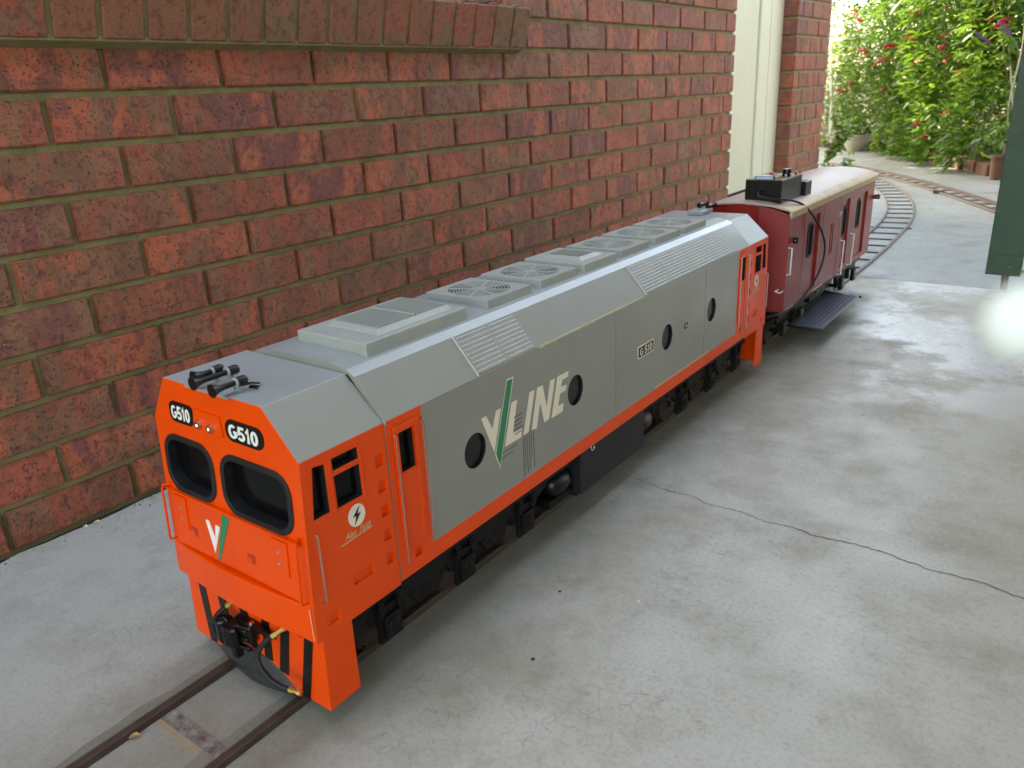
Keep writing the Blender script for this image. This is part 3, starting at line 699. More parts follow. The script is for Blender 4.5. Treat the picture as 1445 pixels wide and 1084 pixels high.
    for x in (.7130, .5900):
        fr = facep('tail_lamp', [(x - .0078, .2065), (x + .0078, .2065), (x + .0078, .2190), (x - .0078, .2190)], .0036, mat('deep_orange', (.45, .035, .008), .4) if 'deep_orange' not in bpy.data.materials else bpy.data.materials['deep_orange'], bevel=.0005)
        MB().rev((x, fy(.2125, .0036), .2125), (0, -1 if front else 1, 0), [(0, .0040), (.002, .0038), (.0021, .0022), (.0012, .002), (.0011, 0)], 14).build('lamp_lens', M['orange'], fr, smooth=True)
    for x in (XR - .0075, XL + .0075): MB().tube([(x - (.006 if x > CX else -.006), fy(.2685, .001), .2690), (x, fy(.2685, .009), .2690), (x, fy(.262, .010), .264), (x, fy(.188, .010), .188), (x, fy(.186, 0), .186)], .0017, 6).build('handrail', M['orange'], cb_, smooth=True)
    # headlight plate
    facep('headlight_plate', [(.6235, .3665), (.6840, .3665), (.6800, .3925), (.6260, .3925)], .0028, M['orange'], bevel=.0006)
    for x in (.6385, .6630):
        h = MB().rev((x, fy(.3748, .002), .3748), (0, -1 if front else 1, 0), [(0, .0056), (.0055, .0052), (.0056, .0040), (.0040, .0038)], 16).build('headlight', M['steel'], cb_, smooth=True)
        MB().rev((x, fy(.3748, .0064), .3748), (0, -1 if front else 1, 0), [(0, .0039), (.0010, .0030), (.0014, 0)], 14).build('headlight_lens', M['led'], h, smooth=True)
    # number boxes with white figures
    for (xa, xb, sl) in ((.5700, .6225, 0), (.6900, .7625, 0)):
        P = rrect(xa, xb, .3660, .3935, .0125 if xa > .6 else .010); facep('number_box', P, .0016, M['black'])
        s_ = 1 if front else -1; xc = (xa + xb) / 2; kx = (xb - xa) / .0725
        fn = lambda a, b, xc=xc: (xc + a * s_, fy(.3795 + b, .0022), .3795 + b)
        figures('number', 'G510', .0185, (xb - xa) * .80, fn, M['white'], cb_)
    # V emblem on the nose
    e = lambda P, m, n: facep(n, [(CX + (x - CX) * (1 if front else 1), z) for x, z in P], .0036, m, base=-.0031)
    e([(.6210, .2400), (.6285, .2405), (.6385, .2180), (.6425, .2385), (.6520, .2380), (.6335, .1950)], M['white'], 'emblem')
    e([(.6600, .2575), (.6760, .2575), (.6420, .1720 + .013), (.6380, .1880)], M['green'], 'emblem')
    # buffer beam, bowed
    n = 14; T = []; Bt = []
    for k in range(n + 1):
        t = k / n; x = XL - .004 + (XR - XL + .002) * t; bow = .0105 * (1 - (2 * t - 1) ** 2); T.append((x, bow))
    V = []; 
    for x, bow in T: V += [(x, mm(-.3262 - bow), .134), (x, mm(-.3235 - bow), .1815), (x, mm(-.300), .1815), (x, mm(-.300), .134)]
    Fc = [(k * 4 + q, k * 4 + (q + 1) % 4, k * 4 + 4 + (q + 1) % 4, k * 4 + 4 + q) for k in range(n) for q in range(4)] + [(0, 1, 2, 3), (n * 4 + 3, n * 4 + 2, n * 4 + 1, n * 4)]
    MB().add(V, Fc).build('buffer_beam', M['orange'], loco, bevel=.0016)
    mb = MB()
    for z in np.linspace(.1365, .1795, 17): mb.tube([(XR - .0038, mm(-.3268), z - .0009), (XR - .0030, mm(-.3273), z), (XR - .0038, mm(-.3268), z + .0009)], .0006, 5)
    mb.build('weld_bead', M['beigevinyl'], loco)
    # plough: tapered front panel, corner facets, side plates
    t = .004; xl, xr = XL + .001, XR - .001
    F0 = [(xl + .008, mm(-.3065), .133), (xr - .008, mm(-.3065), .133)]
    pl = MB()
    arch = [(.762, .026), (.745, .034), (.725, .044), (.705, .0505), (.685, .054), (.665, .054), (.645, .050), (.625, .043), (.605, .034), (.590, .026)]
    pyf = lambda z: -.3170 - (.133 - z) / .107 * .0050
    loop = [(xl + .010, .133), (xr - .010, .133), (xr - .034, .026)] + arch + [(xl + .034, .026)]
    pl.loft([(x, mm(pyf(z)), z) for x, z in loop], [(x, mm(pyf(z) + t), z) for x, z in loop]); 
    plough = pl.build('plough', M['orange'], loco, bevel=.0006, seg=1)
    for X, s_ in ((xr, 1), (xl, -1)):
        a = (X - s_ * .010, mm(pyf(.133)), .133); b = (X - s_ * .034, mm(pyf(.026)), .026); c = (X, mm(-.3215), .026); d = (X, mm(-.3165), .133)
        g = .003; q = lambda p: (p[0] - s_ * g * .3, mm(mm(p[1]) + g), p[2])
        MB().loft([a, b, c, d], [q(a), q(b), q(c), q(d)]).build('plough_corner', M['orange'], plough)
        P = [(mm(-.3165), .133), (mm(-.3215), .026), (mm(-.2710), .026), (mm(-.2700), .133)]
        x0, x1 = sorted((X, X - s_ * t)); MB().prism_x(P, x0, x1).build('plough_side', M['orange'], plough, bevel=.0005, seg=1)
    for (tx0, tx1, bx0, bx1, zb) in ((.5545, .5700, .5660, .5810, .026), (.5985, .6160, .612, .628, .034), (.6430, .6600, .6660, .6840, .0565), (.6980, .7140, .6950, .7110, .0530), (.7410, .7570, .7240, .7420, .0445), (.7870, .8030, .7660, .7820, .026)):
        P = [(tx0, .1325), (tx1, .1325), (bx1, zb + .0), (bx0, zb)]
        MB().loft([(x, mm(pyf(z) - .0002), z) for x, z in P], [(x, mm(pyf(z) - .0010), z) for x, z in P]).build('stripe', M['satinblack'], plough)
    for x in (.7760, .5790): MB().rev((x, mm(-.3172), .121), (0, -1 if front else 1, 0), [(0, .0042), (.0025, .004), (.0027, .0025), (.0045, .0022), (.0046, 0)], 12).build('bolt', M['orange'], plough, smooth=True)
    # black curved snow deflector under the plough
    n = 14; V = []
    for k in range(n + 1):
        u = k / n; x = .588 + (.766 - .588) * u; w = 1 - abs(2 * u - 1) ** 1.7
        for q in range(6):
            vv = q / 5; z = (.028 + .030 * w) * (1 - vv) + (.0185 - .002 * w) * vv + .004 * (1 - w) * vv; y = -.3230 + .0045 * (1 - vv) - .013 * w * vv ** .8 ; V.append((x, mm(y), z))
    Fc = [(k * 6 + q, k * 6 + q + 1, k * 6 + 7 + q, k * 6 + 6 + q) for k in range(n) for q in range(5)]
    o = MB().add(V, Fc).build('deflector', mat('hammered_black', (.022, .024, .026), .3, bump=(420, .7, .0012), coat=.3) if 'hammered_black' not in bpy.data.materials else bpy.data.materials['hammered_black'], loco, smooth=True)
    so = o.modifiers.new('s', 'SOLIDIFY'); so.thickness = .0025
    # coupler
    Y = lambda d: mm(-.318 - d)
    cp_ = MB(); pr = lambda P, a, b, mb=cp_: mb.prism_z([(.668 + (x - .668) * .86, Y(d * .44 - .001)) for x, d in P], .106 + (a - .106) * .72 - .003, .106 + (b - .106) * .72 - .003)
    pr([(.664, -.02), (.686, -.02), (.684, .022), (.662, .022)], .078, .098)
    pr([(.648, .018), (.694, .016), (.692, .036), (.672, .046), (.664, .062), (.646, .066), (.640, .048)], .068, .106)
    pr([(.632, .030), (.646, .026), (.648, .064), (.640, .078), (.628, .072), (.626, .044)], .062, .110)
    pr([(.652, .062), (.672, .050), (.678, .060), (.672, .074), (.656, .080), (.646, .074)], .064, .106)
    coupler = cp_.build('coupler', M['satinblack'], loco, bevel=.003, seg=2)
    wg = MB(); pr([(.650, .010), (.700, .006), (.748, .020), (.752, .027), (.742, .026), (.706, .030), (.676, .034), (.652, .030)], .1065, .1105, wg); pr([(.660, .012), (.735, .012), (.728, .018), (.672, .026)], .094, .1065, wg)
    wg.build('coupler_yoke', M['satinblack'], coupler, bevel=.0012)
    kn = MB()
    for dz in (.055, .074, .092): pr([(.650, .040), (.690, .034), (.688, .048), (.654, .056)], dz, dz + .010, kn)
    kn.box(.6535, .6655, *sorted((Y(.014), Y(.026))), .050, .072); kn.build('coupler_knuckle', M['satinblack'], coupler, bevel=.0025)
    MB().rev((.687, Y(.010), .1062), (0, 0, 1), [(0, .0042), (.0015, .0042), (.0016, .0022), (.003, .002), (.0031, 0)], 12).build('coupler_pin', M['steel'], coupler, smooth=True)
    MB().tube([(.652, Y(.022), .102), (.645, Y(.022), .107), (.639, Y(.025), .105), (.636, Y(.028), .098)], .0025, 8).build('coupler_lever', M['satinblack'], coupler, smooth=True)
    # brake hoses
    def hose(P, a, b, a2, b2):
        h = MB().tube([Vector((x, Y(d), z)) for x, d, z in crom3(P)], .0037, 8).build('brake_hose', M['rubber'], loco, smooth=True)
        for (p, q) in ((a, b), (a2, b2)):
            p, q = [Vector((v[0], Y(v[1]), v[2])) for v in (p, q)]; dv = (q - p).normalized(); L2 = (q - p).length
            MB().rev(p, dv, [(0, .0042), (L2 * .35, .0042), (L2 * .36, .0030), (L2 * .7, .0030), (L2 * .71, .0040), (L2, .0038)], 8).build('hose_fitting', M['brass'], h, smooth=True)
    hose([(.7400, .014, .1135), (.7330, .026, .105), (.7290, .034, .092), (.7345, .036, .077), (.7480, .034, .063), (.7620, .030, .056), (.7740, .026, .054)], (.7520, -.002, .124), (.7395, .016, .1125), (.7730, .026, .054), (.7905, .022, .0535))
    hose([(.6420, .012, .1185), (.6300, .020, .106), (.6215, .024, .092), (.6215, .024, .074), (.630, .020, .060), (.642, .010, .052)], (.6540, -.002, .129), (.6410, .013, .1175), (.6080, .010, .090), (.6195, .022, .084))
    # air horns
    if front:
        hb = MB().box(.617, .705, -.3125, -.262, .4195, .4225).build('horn_base', M['greyroof'], loco)
        for (x, ya, yb, z) in ((.6685, -.3300, -.2780, .4385), (.7010, -.3270, -.2900, .4345), (.6490, -.3160, -.2860, .4385)):
            h = MB().rev((x, ya, z), (0, 1, 0), [(.010, .0), (.006, .0040), (.0, .0078), (-.0008, .0084), (.002, .0074), (.007, .0050), (.014, .0038), (yb - ya - .006, .0034), (yb - ya - .0055, .0058), (yb - ya + .006, .0062), (yb - ya + .009, .0050), (yb - ya + .0092, 0)], 18).build('horn', M['satinblack'], loco, smooth=True)
            MB().rev((x, yb - .007, z), (0, 1, 0), [(0, .0063), (.002, .0063)], 16).build('horn_ring', M['greyfan'], h)
            MB().box(x - .002, x + .002, yb - .004, yb + .001, .420, z).build('horn_bracket', M['greyroof'], h)
        MB().tube([(.688, -.29, .4235), (.690, -.268, .4235), (.700, -.262, .4225)], .0014, 6).tube([(.700, -.276, .4245), (.712, -.272, .4245)], .0013, 6).tube([(.703, -.280, .4245), (.716, -.277, .4240)], .0013, 6).build('horn_pipe', M['satinblack'], loco)
    else:
        MB().box(.630, .672, 1.115, 1.185, .421, .433).build('horn_base', M['greyroof'], loco, bevel=.003)
        for (x, z) in ((.640, .439), (.664, .437)):
            MB().rev((x, 1.215, z), (0, -1, 0), [(.004, .0), (.0, .0085), (.004, .0072), (.012, .0045), (.035, .0042), (.036, .007), (.046, .007), (.047, 0)], 14).build('horn', M['satinblack'], loco, smooth=True)
    # roof hatch step and round logo
    yy = sorted((mm(-.235), mm(-.190)))
    for s_ in (1, -1):
        X = XR if s_ > 0 else XL; yc = mm(-.2415)
        q0, q1 = sorted((X + s_ * .0003, X + s_ * .0008)); dd = MB().prism_x(circ(yc, .2665, .0148, 26, .92), q0, q1).build('badge', M['cream'], cb_)
        dy = 1 if s_ > 0 else -1
        bolt_ = [(.0055, .0115), (-.0068, -.0005), (-.0012, -.0005), (-.0050, -.0115), (.0062, .0018), (.0010, .0018)]
        q0, q1 = sorted((X + s_ * .0008, X + s_ * .0012)); MB().prism_x([(yc + a * dy, .2665 + b) for a, b in bolt_], q0, q1).build('badge_bolt', M['satinblack'], dd)
        fn = lambda a, b, X=X, s_=s_, yc=yc, dy=dy: (X + s_ * .0006, yc - .0018 + a * dy, .2455 + b)
        lettering('signature', 'Alan  Faith', .0125, fn, M['beigevinyl'], cb_, offset=.00018, shear=.5, sx=.78)
        MB().prism_x([(yc - .0018 + a * dy, b) for a, b in ((-.0270, .2370), (.0240, .2402), (.0235, .2413), (-.0275, .2385))], *sorted((X + s_ * .0002, X + s_ * .0007))).build('signature_line', M['beigevinyl'], cb_)
    return cb_
def crom3(P, n=6):
    P = [Vector(p) for p in P]; P = [2 * P[0] - P[1]] + P + [2 * P[-1] - P[-2]]; out = []
    for i in range(1, len(P) - 2):
        for k in range(n):
            t = k / n; a, b, c, d = P[i - 1:i + 3]
            out.append(.5 * ((2 * b) + (c - a) * t + (2 * a - 5 * b + 4 * c - d) * t * t + (3 * b - 3 * c + d - a) * t ** 3))
    out.append(P[-2]); return out
cab(True); cab(False)
# joint flashing between cab and hood
for mm in (lambda y: y, my):
    a, b = sorted((mm(-.1835), mm(-.177)))
    sec = [(XL + .002, .14), (XR - .002, .14), (XR - .002, .3655), (.765, .4195), (.59, .4195), (XL + .002, .3655)]
    MB().prism_y(sec, a + .0002, b - .0002).build('cab_gap', M['dark'], loco)
    a, b = sorted((mm(-.1805), mm(-.1785))); MB().loft([(.8235, a, .364), (.760, a, .4235), (.757, a, .4205), (.8205, a, .361)], [(.8235, b, .364), (.760, b, .4235), (.757, b, .4205), (.8205, b, .361)]).build('joint_strip', M['greyroof'], loco)
# --- roof equipment
def fan(yc, hw=.0645, hl=.0585, z0=.430, h=.0105):
    xc = .687; t = MB(); n = 40; rO = .0515; zb = .4245
    # plate with round hole
    circle = [(xc + rO * math.cos(2 * math.pi * k / n), yc + rO * .98 * math.sin(2 * math.pi * k / n)) for k in range(n)]
    sq = []
    for k in range(n):
        a = 2 * math.pi * k / n; c_, s_ = math.cos(a), math.sin(a); q = 1 / max(abs(c_), abs(s_)); sq.append((xc + hw * c_ * q, yc + hl * s_ * q))
    zt = z0 + h; V = [(x, y, zt) for x, y in sq] + [(x, y, zt) for x, y in circle] + [(x, y, zt - .004) for x, y in circle] + [(x, y, zb) for x, y in sq]
    F = []
    for k in range(n):
        j = (k + 1) % n; F += [(k, j, n + j, n + k), (n + k, n + j, 2 * n + j, 2 * n + k), (k, 3 * n + k, 3 * n + j, j)]
    fr = t.add(V, F).build('fan_cover', M['greyfan'], loco)
    MB().rev((xc, yc, z0 + .001), (0, 0, 1), [(0, rO), (.0005, rO), (.0006, 0)], 32).build('fan_well', M['dark'], fr)
    g = MB()
    for r_ in np.linspace(.012, .048, 8):
        P = [(xc + r_ * math.cos(a), yc + r_ * math.sin(a), zt - .0012) for a in np.linspace(0, 2 * math.pi, 41)]
        A = []; 
        for ra, rb in (((r_ - .0011), (r_ + .0010)),):
            n2 = 40; V = []
            for k in range(n2):
                a = 2 * math.pi * k / n2
                V += [(xc + ra * math.cos(a), yc + ra * math.sin(a), zt - .0014), (xc + ra * math.cos(a), yc + ra * math.sin(a), zt - .0004), (xc + rb * math.cos(a), yc + rb * math.sin(a), zt - .0004), (xc + rb * math.cos(a), yc + rb * math.sin(a), zt - .0014)]
            F = [(4 * k + q, 4 * k + (q + 1) % 4, 4 * ((k + 1) % n2) + (q + 1) % 4, 4 * ((k + 1) % n2) + q) for k in range(n2) for q in range(4)]
            g.add(V, F)
    for k in range(8):
        a = 2 * math.pi * k / 8 + .39; c_, s_ = math.cos(a), math.sin(a); w = .0022
        P = [(xc + c_ * .008 - s_ * w, yc + s_ * .008 + c_ * w), (xc + c_ * .008 + s_ * w, yc + s_ * .008 - c_ * w), (xc + c_ * rO + s_ * w, yc + s_ * rO - c_ * w), (xc + c_ * rO - s_ * w, yc + s_ * rO + c_ * w)]
        g.prism_z(P[::-1], zt - .003, zt - .0002)
    g.rev((xc, yc, zt - .003), (0, 0, 1), [(0, .012), (.0032, .012), (.0034, 0)], 24)
    g.build('fan_grille', M['greyfan'], fr, merge=False)
    for k in range(6):   # blades under the grille
        a = k * math.pi / 3; b_ = MB(); c_, s_ = math.cos(a), math.sin(a)
        P = [(.008, -.006, .0045), (.045, -.014, .006), (.045, .008, .002), (.008, .004, .002)]
        b_.add([(xc + x * c_ - y * s_, yc + x * s_ + y * c_, z0 + z) for x, y, z in P], [(0, 1, 2, 3)]); b_.build('fan_blade', M['satinblack'], fr)
for yc in (.183, .328, .608, .752, .893): fan(yc)
# long grille box
gb = MB().box(.6185, .755, -.136, .070, .424, .4455).build('grille_box', M['greyfan'], loco, bevel=.002)
MB().loft([(.642, -.104, .4455), (.746, -.104, .4455), (.746, .052, .4455), (.642, .052, .4455)], [(.648, -.094, .4520), (.738, -.098, .4520), (.738, .044, .4520), (.648, .044, .4520)]).build('grille_upstand', M['greyfan'], gb, bevel=.001)
o = None
for k in range(17):
    x = .651 + k * .0051
    if o is None: o = MB().box(x, x + .0022, -.092, .042, .4515, .4545).build('grille_slat', M['greyfan'], gb)
    else: copyobj(o.data, 'grille_slat', gb, Vector((k * .0051, 0, 0)))
MB().box(.648, .738, -.026, -.021, .4518, .4548).build('grille_slat', M['greyfan'], gb)
# square radiator box with dark mesh
rb = MB().box(.6205, .754, .4055, .5245, .424, .4425).build('radiator_box', M['greyfan'], loco, bevel=.0015)
MB().loft([(.640, .425, .4425), (.735, .425, .4425), (.735, .505, .4425), (.640, .505, .4425)], [(.650, .436, .4475), (.725, .436, .4475), (.725, .494, .4475), (.650, .494, .4475)]).build('mesh_surround', M['greyfan'], rb)
MB().box(.655, .720, .441, .489, .4470, .4479).build('mesh_well', M['dark'], rb)
mb = MB()
for k in range(13): mb.box(.656 + k * .0051, .6575 + k * .0051, .441, .489, .4478, .4486)
for k in range(7): mb.box(.655, .720, .444 + k * .0068, .4452 + k * .0068, .4476, .4483)
mb.build('mesh', M['greyfan'], rb, merge=False)
# --- lettering on the flank
LG = [([(.0061, .3017), (.0179, .302), (.0301, .2768), (.0410, .3019), (.0533, .3016), (.0318, .2375)], 'cream'),
      ([(.0705, .3413), (.0882, .3407), (.0432, .2055), (.0330, .2335)], 'cream'),
      ([(.0715, .3392), (.0850, .3387), (.0434, .2105), (.0350, .2342)], 'green'),
      ([(.0796, .3015), (.0947, .301), (.0795, .2510), (.1041, .2498), (.1003, .2360), (.0570, .2362)], 'cream'),
      ([(.1269, .3016), (.1413, .3016), (.1200, .2362), (.1056, .2364)], 'cream'),
      ([(.1479, .3024), (.1636, .3017), (.1711, .258), (.1846, .3023), (.1993, .3016), (.1782, .2378), (.1644, .2367), (.1519, .278), (.1425, .2347), (.1278, .2363)], 'cream'),
      ('E', 'cream')]
LG[3] = ([(.0796, .3015), (.0947, .301), (.0795, .2510), (.1041, .2498), (.1003, .2360), (.0570, .2362)], 'cream')
def glyph(P, m, d, name='letter'):
    # ngon with correct concave tessellation
    bm = bmesh.new(); vs = [bm.verts.new((XR + d, y, z)) for y, z in P]; f = bm.faces.new(vs); bmesh.ops.triangulate(bm, faces=[f], ngon_method='EAR_CLIP')
    V = [tuple(v.co) for v in bm.verts]; F = [tuple(v.index for v in f.verts) for f in bm.faces]; bm.verts.index_update(); bm.verts.ensure_lookup_table()
    F = [tuple(v.index for v in f.verts) for f in bm.faces]; bm.free(); return MB().add(V, F).build(name, m, loco)
N_ = LG[5][0]; N_[:] = [(.1479, .3024), (.1636, .3017), (.1722, .262), (.1846, .3023), (.1993, .3016), (.1782, .2378), (.1644, .2367), (.1545, .275), (.1425, .2347), (.1278, .2363)]
mb = MB()
for P in ([(.2060, .3025), (.2234, .3022), (.2012, .2363), (.1850, .2363)], [(.2234, .3022), (.2402, .3019), (.2376, .2923), (.2200, .2920)], [(.2164, .2812), (.2327, .2800), (.2305, .2706), (.2127, .2702)], [(.2062, .2510), (.2231, .2506), (.2191, .2365), (.2012, .2363)]): mb.add([(XR + .0004, y, z) for y, z in P], [(0, 1, 2, 3)])
mb.build('letter', M['cream'], loco)
for P, c_ in LG[:-1]: glyph(P, M[c_], .0008 if c_ == 'green' else .0004)
# number plate on the flank
pl = MB().prism_x(rrect(.4845, .5508, .2475, .2722, .003), XR + .0002, XR + .0010).build('number_plate', M['cream'], loco)
MB().prism_x(rrect(.4868, .5485, .2497, .2700, .0022), XR + .0010, XR + .0014).build('plate_field', M['satinblack'], pl)
figures('number', 'G 510', .0165, .052, lambda a, b: (XR + .0018, .5176 + a, .2600 + b), M['cream'], pl, w=.15)
# --- underframe, tank, reservoirs
MB().box(XL + .012, XR - .012, -.26, 1.13, .118, .134).build('underframe', M['black'], loco)
tk = MB().box(.553, .8175, .2780, .5230, .050, .1345).build('fuel_tank', M['tank'], loco, bevel=.0015)
MB().tube([(.8180 + .0012, .318 + .0058 * math.cos(a), .1300 + .0058 * math.sin(a)) for a in np.linspace(.6, 2 * math.pi - .2, 14)], .0011, 6).build('ring_pull', M['steel'], tk, smooth=True)
MB().box(XL + .015, XR - .015, .2790, .5220, .0440, .052).build('tank_floor', M['black'], tk)
for (ya, yb) in ((.205, .268), (.530, .585)):
    for x in (.790, .568):
        m_ = 1 if yb < .4 else -1; mb = MB().rev((x, ya, .088), (0, 1, 0), [(0, 0), (.003, .012), (.010, .019), (.018, .022), (yb - ya - .018, .022), (yb - ya - .010, .019), (yb - ya - .003, .012), (yb - ya, 0)], 22)
        mb.build('air_reservoir', M['satinblack'] if yb < .4 else M['wheel'], loco, smooth=True)
MB().box(XL + .02, XR - .02, .20, .277, .052, .066).build('reservoir_tray', M['black'], loco)
# --- bogies
def bogie(axles, name='bogie'):
    ya, yb = axles[0], axles[-1]
    bg_ = MB().box(.600, .760, ya - .04, yb + .04, .075, .105).build(name, M['black'], loco)
    for X, s_ in ((.795, 1), (.560, -1)):
        x0, x1 = sorted((X, X - s_ * .008))
        P = [(ya - .075, .128)]
        for a in axles: P += []
        top = .129
        low = []
        low.append((ya - .070, .098))
        for i, a in enumerate(axles):
            low += [(a - .040, .090), (a - .030, .074), (a + .030, .074), (a + .040, .088)]
            if i < len(axles) - 1: m2 = (a + axles[i + 1]) / 2; low += [(m2 - .022, .060), (m2 + .022, .060)]
        low.append((yb + .070, .098))
        sf = MB().prism_x([(ya - .070, top)] + low + [(yb + .070, top)], x0, x1)
        for i in range(len(axles) - 1):
            m2 = (axles[i] + axles[i + 1]) / 2
            for dy, z in ((-.030, .083), (.0, .079), (.030, .083), (-.012, .072)): sf.rev((X + s_ * 0, m2 + dy, z), (s_, 0, 0), [(0, .0028), (.0016, .0026), (.0017, 0)], 6)
        fr = sf.build('side_frame', M['black'], bg_)
        for i in range(len(axles) - 1):
            m2 = (axles[i] + axles[i + 1]) / 2 - .008; a, b = sorted((X - s_ * .001, X + s_ * .0006)); MB().box(a, b, m2 - .024, m2 + .024, .1080, .1205).build('frame_slot', mat('slot_red', (.035, .012, .009), .6) if 'slot_red' not in bpy.data.materials else bpy.data.materials['slot_red'], bg_)
        for a in axles:
            ab = MB(); p0, p1 = sorted((X - s_ * .004, X + s_ * .0045)); ab.box(p0, p1, a - .021, a + .021, .040, .097)
            p0, p1 = sorted((X + s_ * .0045, X + s_ * .0105)); ab.box(p0, p1, a - .0155, a + .0155, .047, .084)
            ab.rev((X + s_ * .0105, a, .065), (s_, 0, 0), [(0, .0125), (.0012, .0125), (.0013, .0095), (.0026, .0095), (.0027, .0060), (.0052, .0055), (.0053, 0)], 22)
            for dy in (-.017, .017): ab.tube([(X + s_ * .006, a + dy, .085), (X + s_ * .006, a + dy, .120)], .0038, 8); ab.rev((X + s_ * .006, a + dy, .093), (0, 0, 1), [(0, .006), (.003, .006), (.0031, .0045), (.008, .0045), (.0081, .006), (.011, .006), (.0111, .0045), (.016, .0045), (.0161, .006), (.020, .006)], 10)
            ab.build('axle_box', M['black'], bg_, bevel=.0008, seg=1)
    for a in axles:
        for xc, s_ in ((.7525, 1), (.6105, -1)):
            MB().rev((xc - s_ * .006, a, .052), (s_, 0, 0), [(0, .0), (0.0001, .046), (.003, .046), (.0045, .0415), (.016, .0405), (.0165, .036), (.013, .034), (.0125, .012), (.018, .010), (.0181, 0)], 32).build('wheel', M['wheel'], bg_, smooth=True)
        MB().tube([(.60, a, .052), (.77, a, .052)], .007, 10).build('axle', M['black'], bg_)
bogie((-.188, -.027, .133)); bogie((my(.133), my(-.027), my(-.188)))
# ------------------------------------------------------------------ red guard's van
van = thing('model_guards_van', 'dark red model guard van with cream roof coupled behind the locomotive', 'model wagon', (.702, 1.8, 0))
def arch(c, hw, zs, zc, n=10):
    return [(c + hw * u, zs + (zc - zs) * (1 - abs(u) ** 2.2)) for u in np.linspace(1, -1, n * 2 + 1)]
VC, HW, VY0, VY1 = .702, .1245, 1.335, 2.270
loopA = [(VC - HW, .131), (VC + HW, .131)] + arch(VC, HW, .398, .4225)
def endy(x, y, d): return y + d * (0 if abs(x - VC) > .05 else 1) * 1.0
mb = MB()
# main shell between the ends, plus chamfered end caps
outl = [(VC - HW, VY0), (VC - .045, VY0 - .022), (VC + .043, VY0 - .022), (VC + HW, VY0), (VC + HW, VY1), (VC - HW, VY1)]
def topz(x): return .398 + .0270 * (1 - min(1, abs((x - VC) / HW)) ** 2.2)
xs = sorted(set([VC - HW, VC + HW, VC - .045, VC + .043] + list(np.linspace(VC - HW, VC + HW, 17))))
def fy0(x):
    d = (VC + .043 - x) if x > VC + .043 else 0; e = x - (VC + .043); f = (VC - .045) - x
    if e > 0: return VY0 - .022 * (1 - e / (HW - .043))
    if f > 0: return VY0 - .022 * (1 - f / (HW - .045))
    return VY0 - .022
FA = [(VC - HW, fy0(VC - HW), .131)] ; n = len(xs)
V = []; Fc = []
for x in xs: V += [(x, fy0(x), .131), (x, fy0(x), topz(x)), (x, VY1, topz(x)), (x, VY1, .131)]
for k in range(n - 1):
    for q in range(4): Fc.append((4 * k + q, 4 * k + (q + 1) % 4, 4 * k + 4 + (q + 1) % 4, 4 * k + 4 + q))
Fc += [(3, 2, 1, 0), (4 * n - 4, 4 * n - 3, 4 * n - 2, 4 * n - 1)]
VX = VC + HW
body = MB().add(V, Fc).build('body', [M['redpaint'], M['dark']], van)
ct = MB()
for (ya, yb, za, zb) in ((1.495, 1.618, .142, .366), (1.868, 1.950, .150, .366), (2.035, 2.176, .150, .362)):
    ct.box(VX - .007, VX + .01, ya, yb, za, zb); ct.box(VC - HW - .01, VC - HW + .007, ya, yb, za, zb)
ct.m = [0] * len(ct.m); b0 = len(ct.f)
for (ya, yb) in ((1.742, 1.754), (1.764, 1.776)): ct.box(VX - .006, VX + .01, ya, yb, .218, .312, 0)
cut(body, ct, [M['redpaint']]); ct = MB()
for (ya, yb) in ((1.530, 1.580), (1.893, 1.940), (2.070, 2.118)): ct.prism_x(rrect(ya + .005, yb - .005, .248, .342, .018), VX - .030, VX + .01)
cut(body, ct, [M['dark']])
for (ya, yb, yo, zo) in ((1.530, 1.580, 0, 0), (1.893, 1.940, 0, 0), (2.070, 2.118, 0, 0)):
    P = rrect(ya, yb, .243, .347, .022)
    O = P; I = rrect(ya + .0065, yb - .0065, .2495, .3405, .016); n = len(O); mb = MB(); V = [(VX - .0080, y, z) for y, z in O] + [(VX - .0045, y, z) for y, z in O] + [(VX - .0045, y, z) for y, z in I] + [(VX - .012, y, z) for y, z in I]
    mb.add(V, [(q * n + k, q * n + (k + 1) % n, (q + 1) * n + (k + 1) % n, (q + 1) * n + k) for k in range(n) for q in range(3)]).build('window_surround', M['rubber'], body, smooth=True)
    MB().prism_x(rrect(ya + .005, yb - .005, .248, .342, .016), VX - .0185, VX - .0175).build('window_pane', M['glass'], body)
# roof with rounded tan edges
us = [1, .985, .955, .90, .8, .65, .45, .22, 0, -.22, -.45, -.65, -.8, -.9, -.955, -.985, -1]; hz = lambda u: .4065 + .0195 * (1 - abs(u) ** 2) + .0055 * (1 - abs(u) ** 14) 
lo = [-.93, -.6, -.3, 0, .3, .6, .93]
sec = [(VC - HW - .002, .3885)] + [(VC + (HW + .0075) * u, hz(u) - .0055) for u in lo] + [(VC + HW + .002, .3885), (VC + HW + .0068, .3885)] + [(VC + (HW + .0075) * u, hz(u)) for u in us] + [(VC - HW - .0068, .3885)]
n = len(sec); V = [(x, (fy0(x) if abs(x - VC) < HW else VY0) - .006, z) for x, z in sec] + [(x, VY1 + .008, z) for x, z in sec]
rm = []; Fc = []
for k in range(n): Fc.append((k, (k + 1) % n, n + (k + 1) % n, n + k)); rm.append(1 if (k in (7, 8, 9, 10, 11, 12, 13) or k > n - 6) else 0)
Fc += [tuple(range(n - 1, -1, -1)), tuple(range(n, 2 * n))]; rm += [0, 0]
r_ = MB().add(V, Fc); r_.m = rm; r_.build('roof', [M['vinylroof'], M['tan']], van, smooth=True, bevel=.002)
MB().box(VC + .041, VC + .047, VY0 - .0245, VY0 - .02, .14, .421).build('corner_bead', M['redpaint'], van, bevel=.001)
def rail(P, m=M['white'], r=.0021): MB().tube(P, r, 6).build('handrail', m, van, smooth=True)
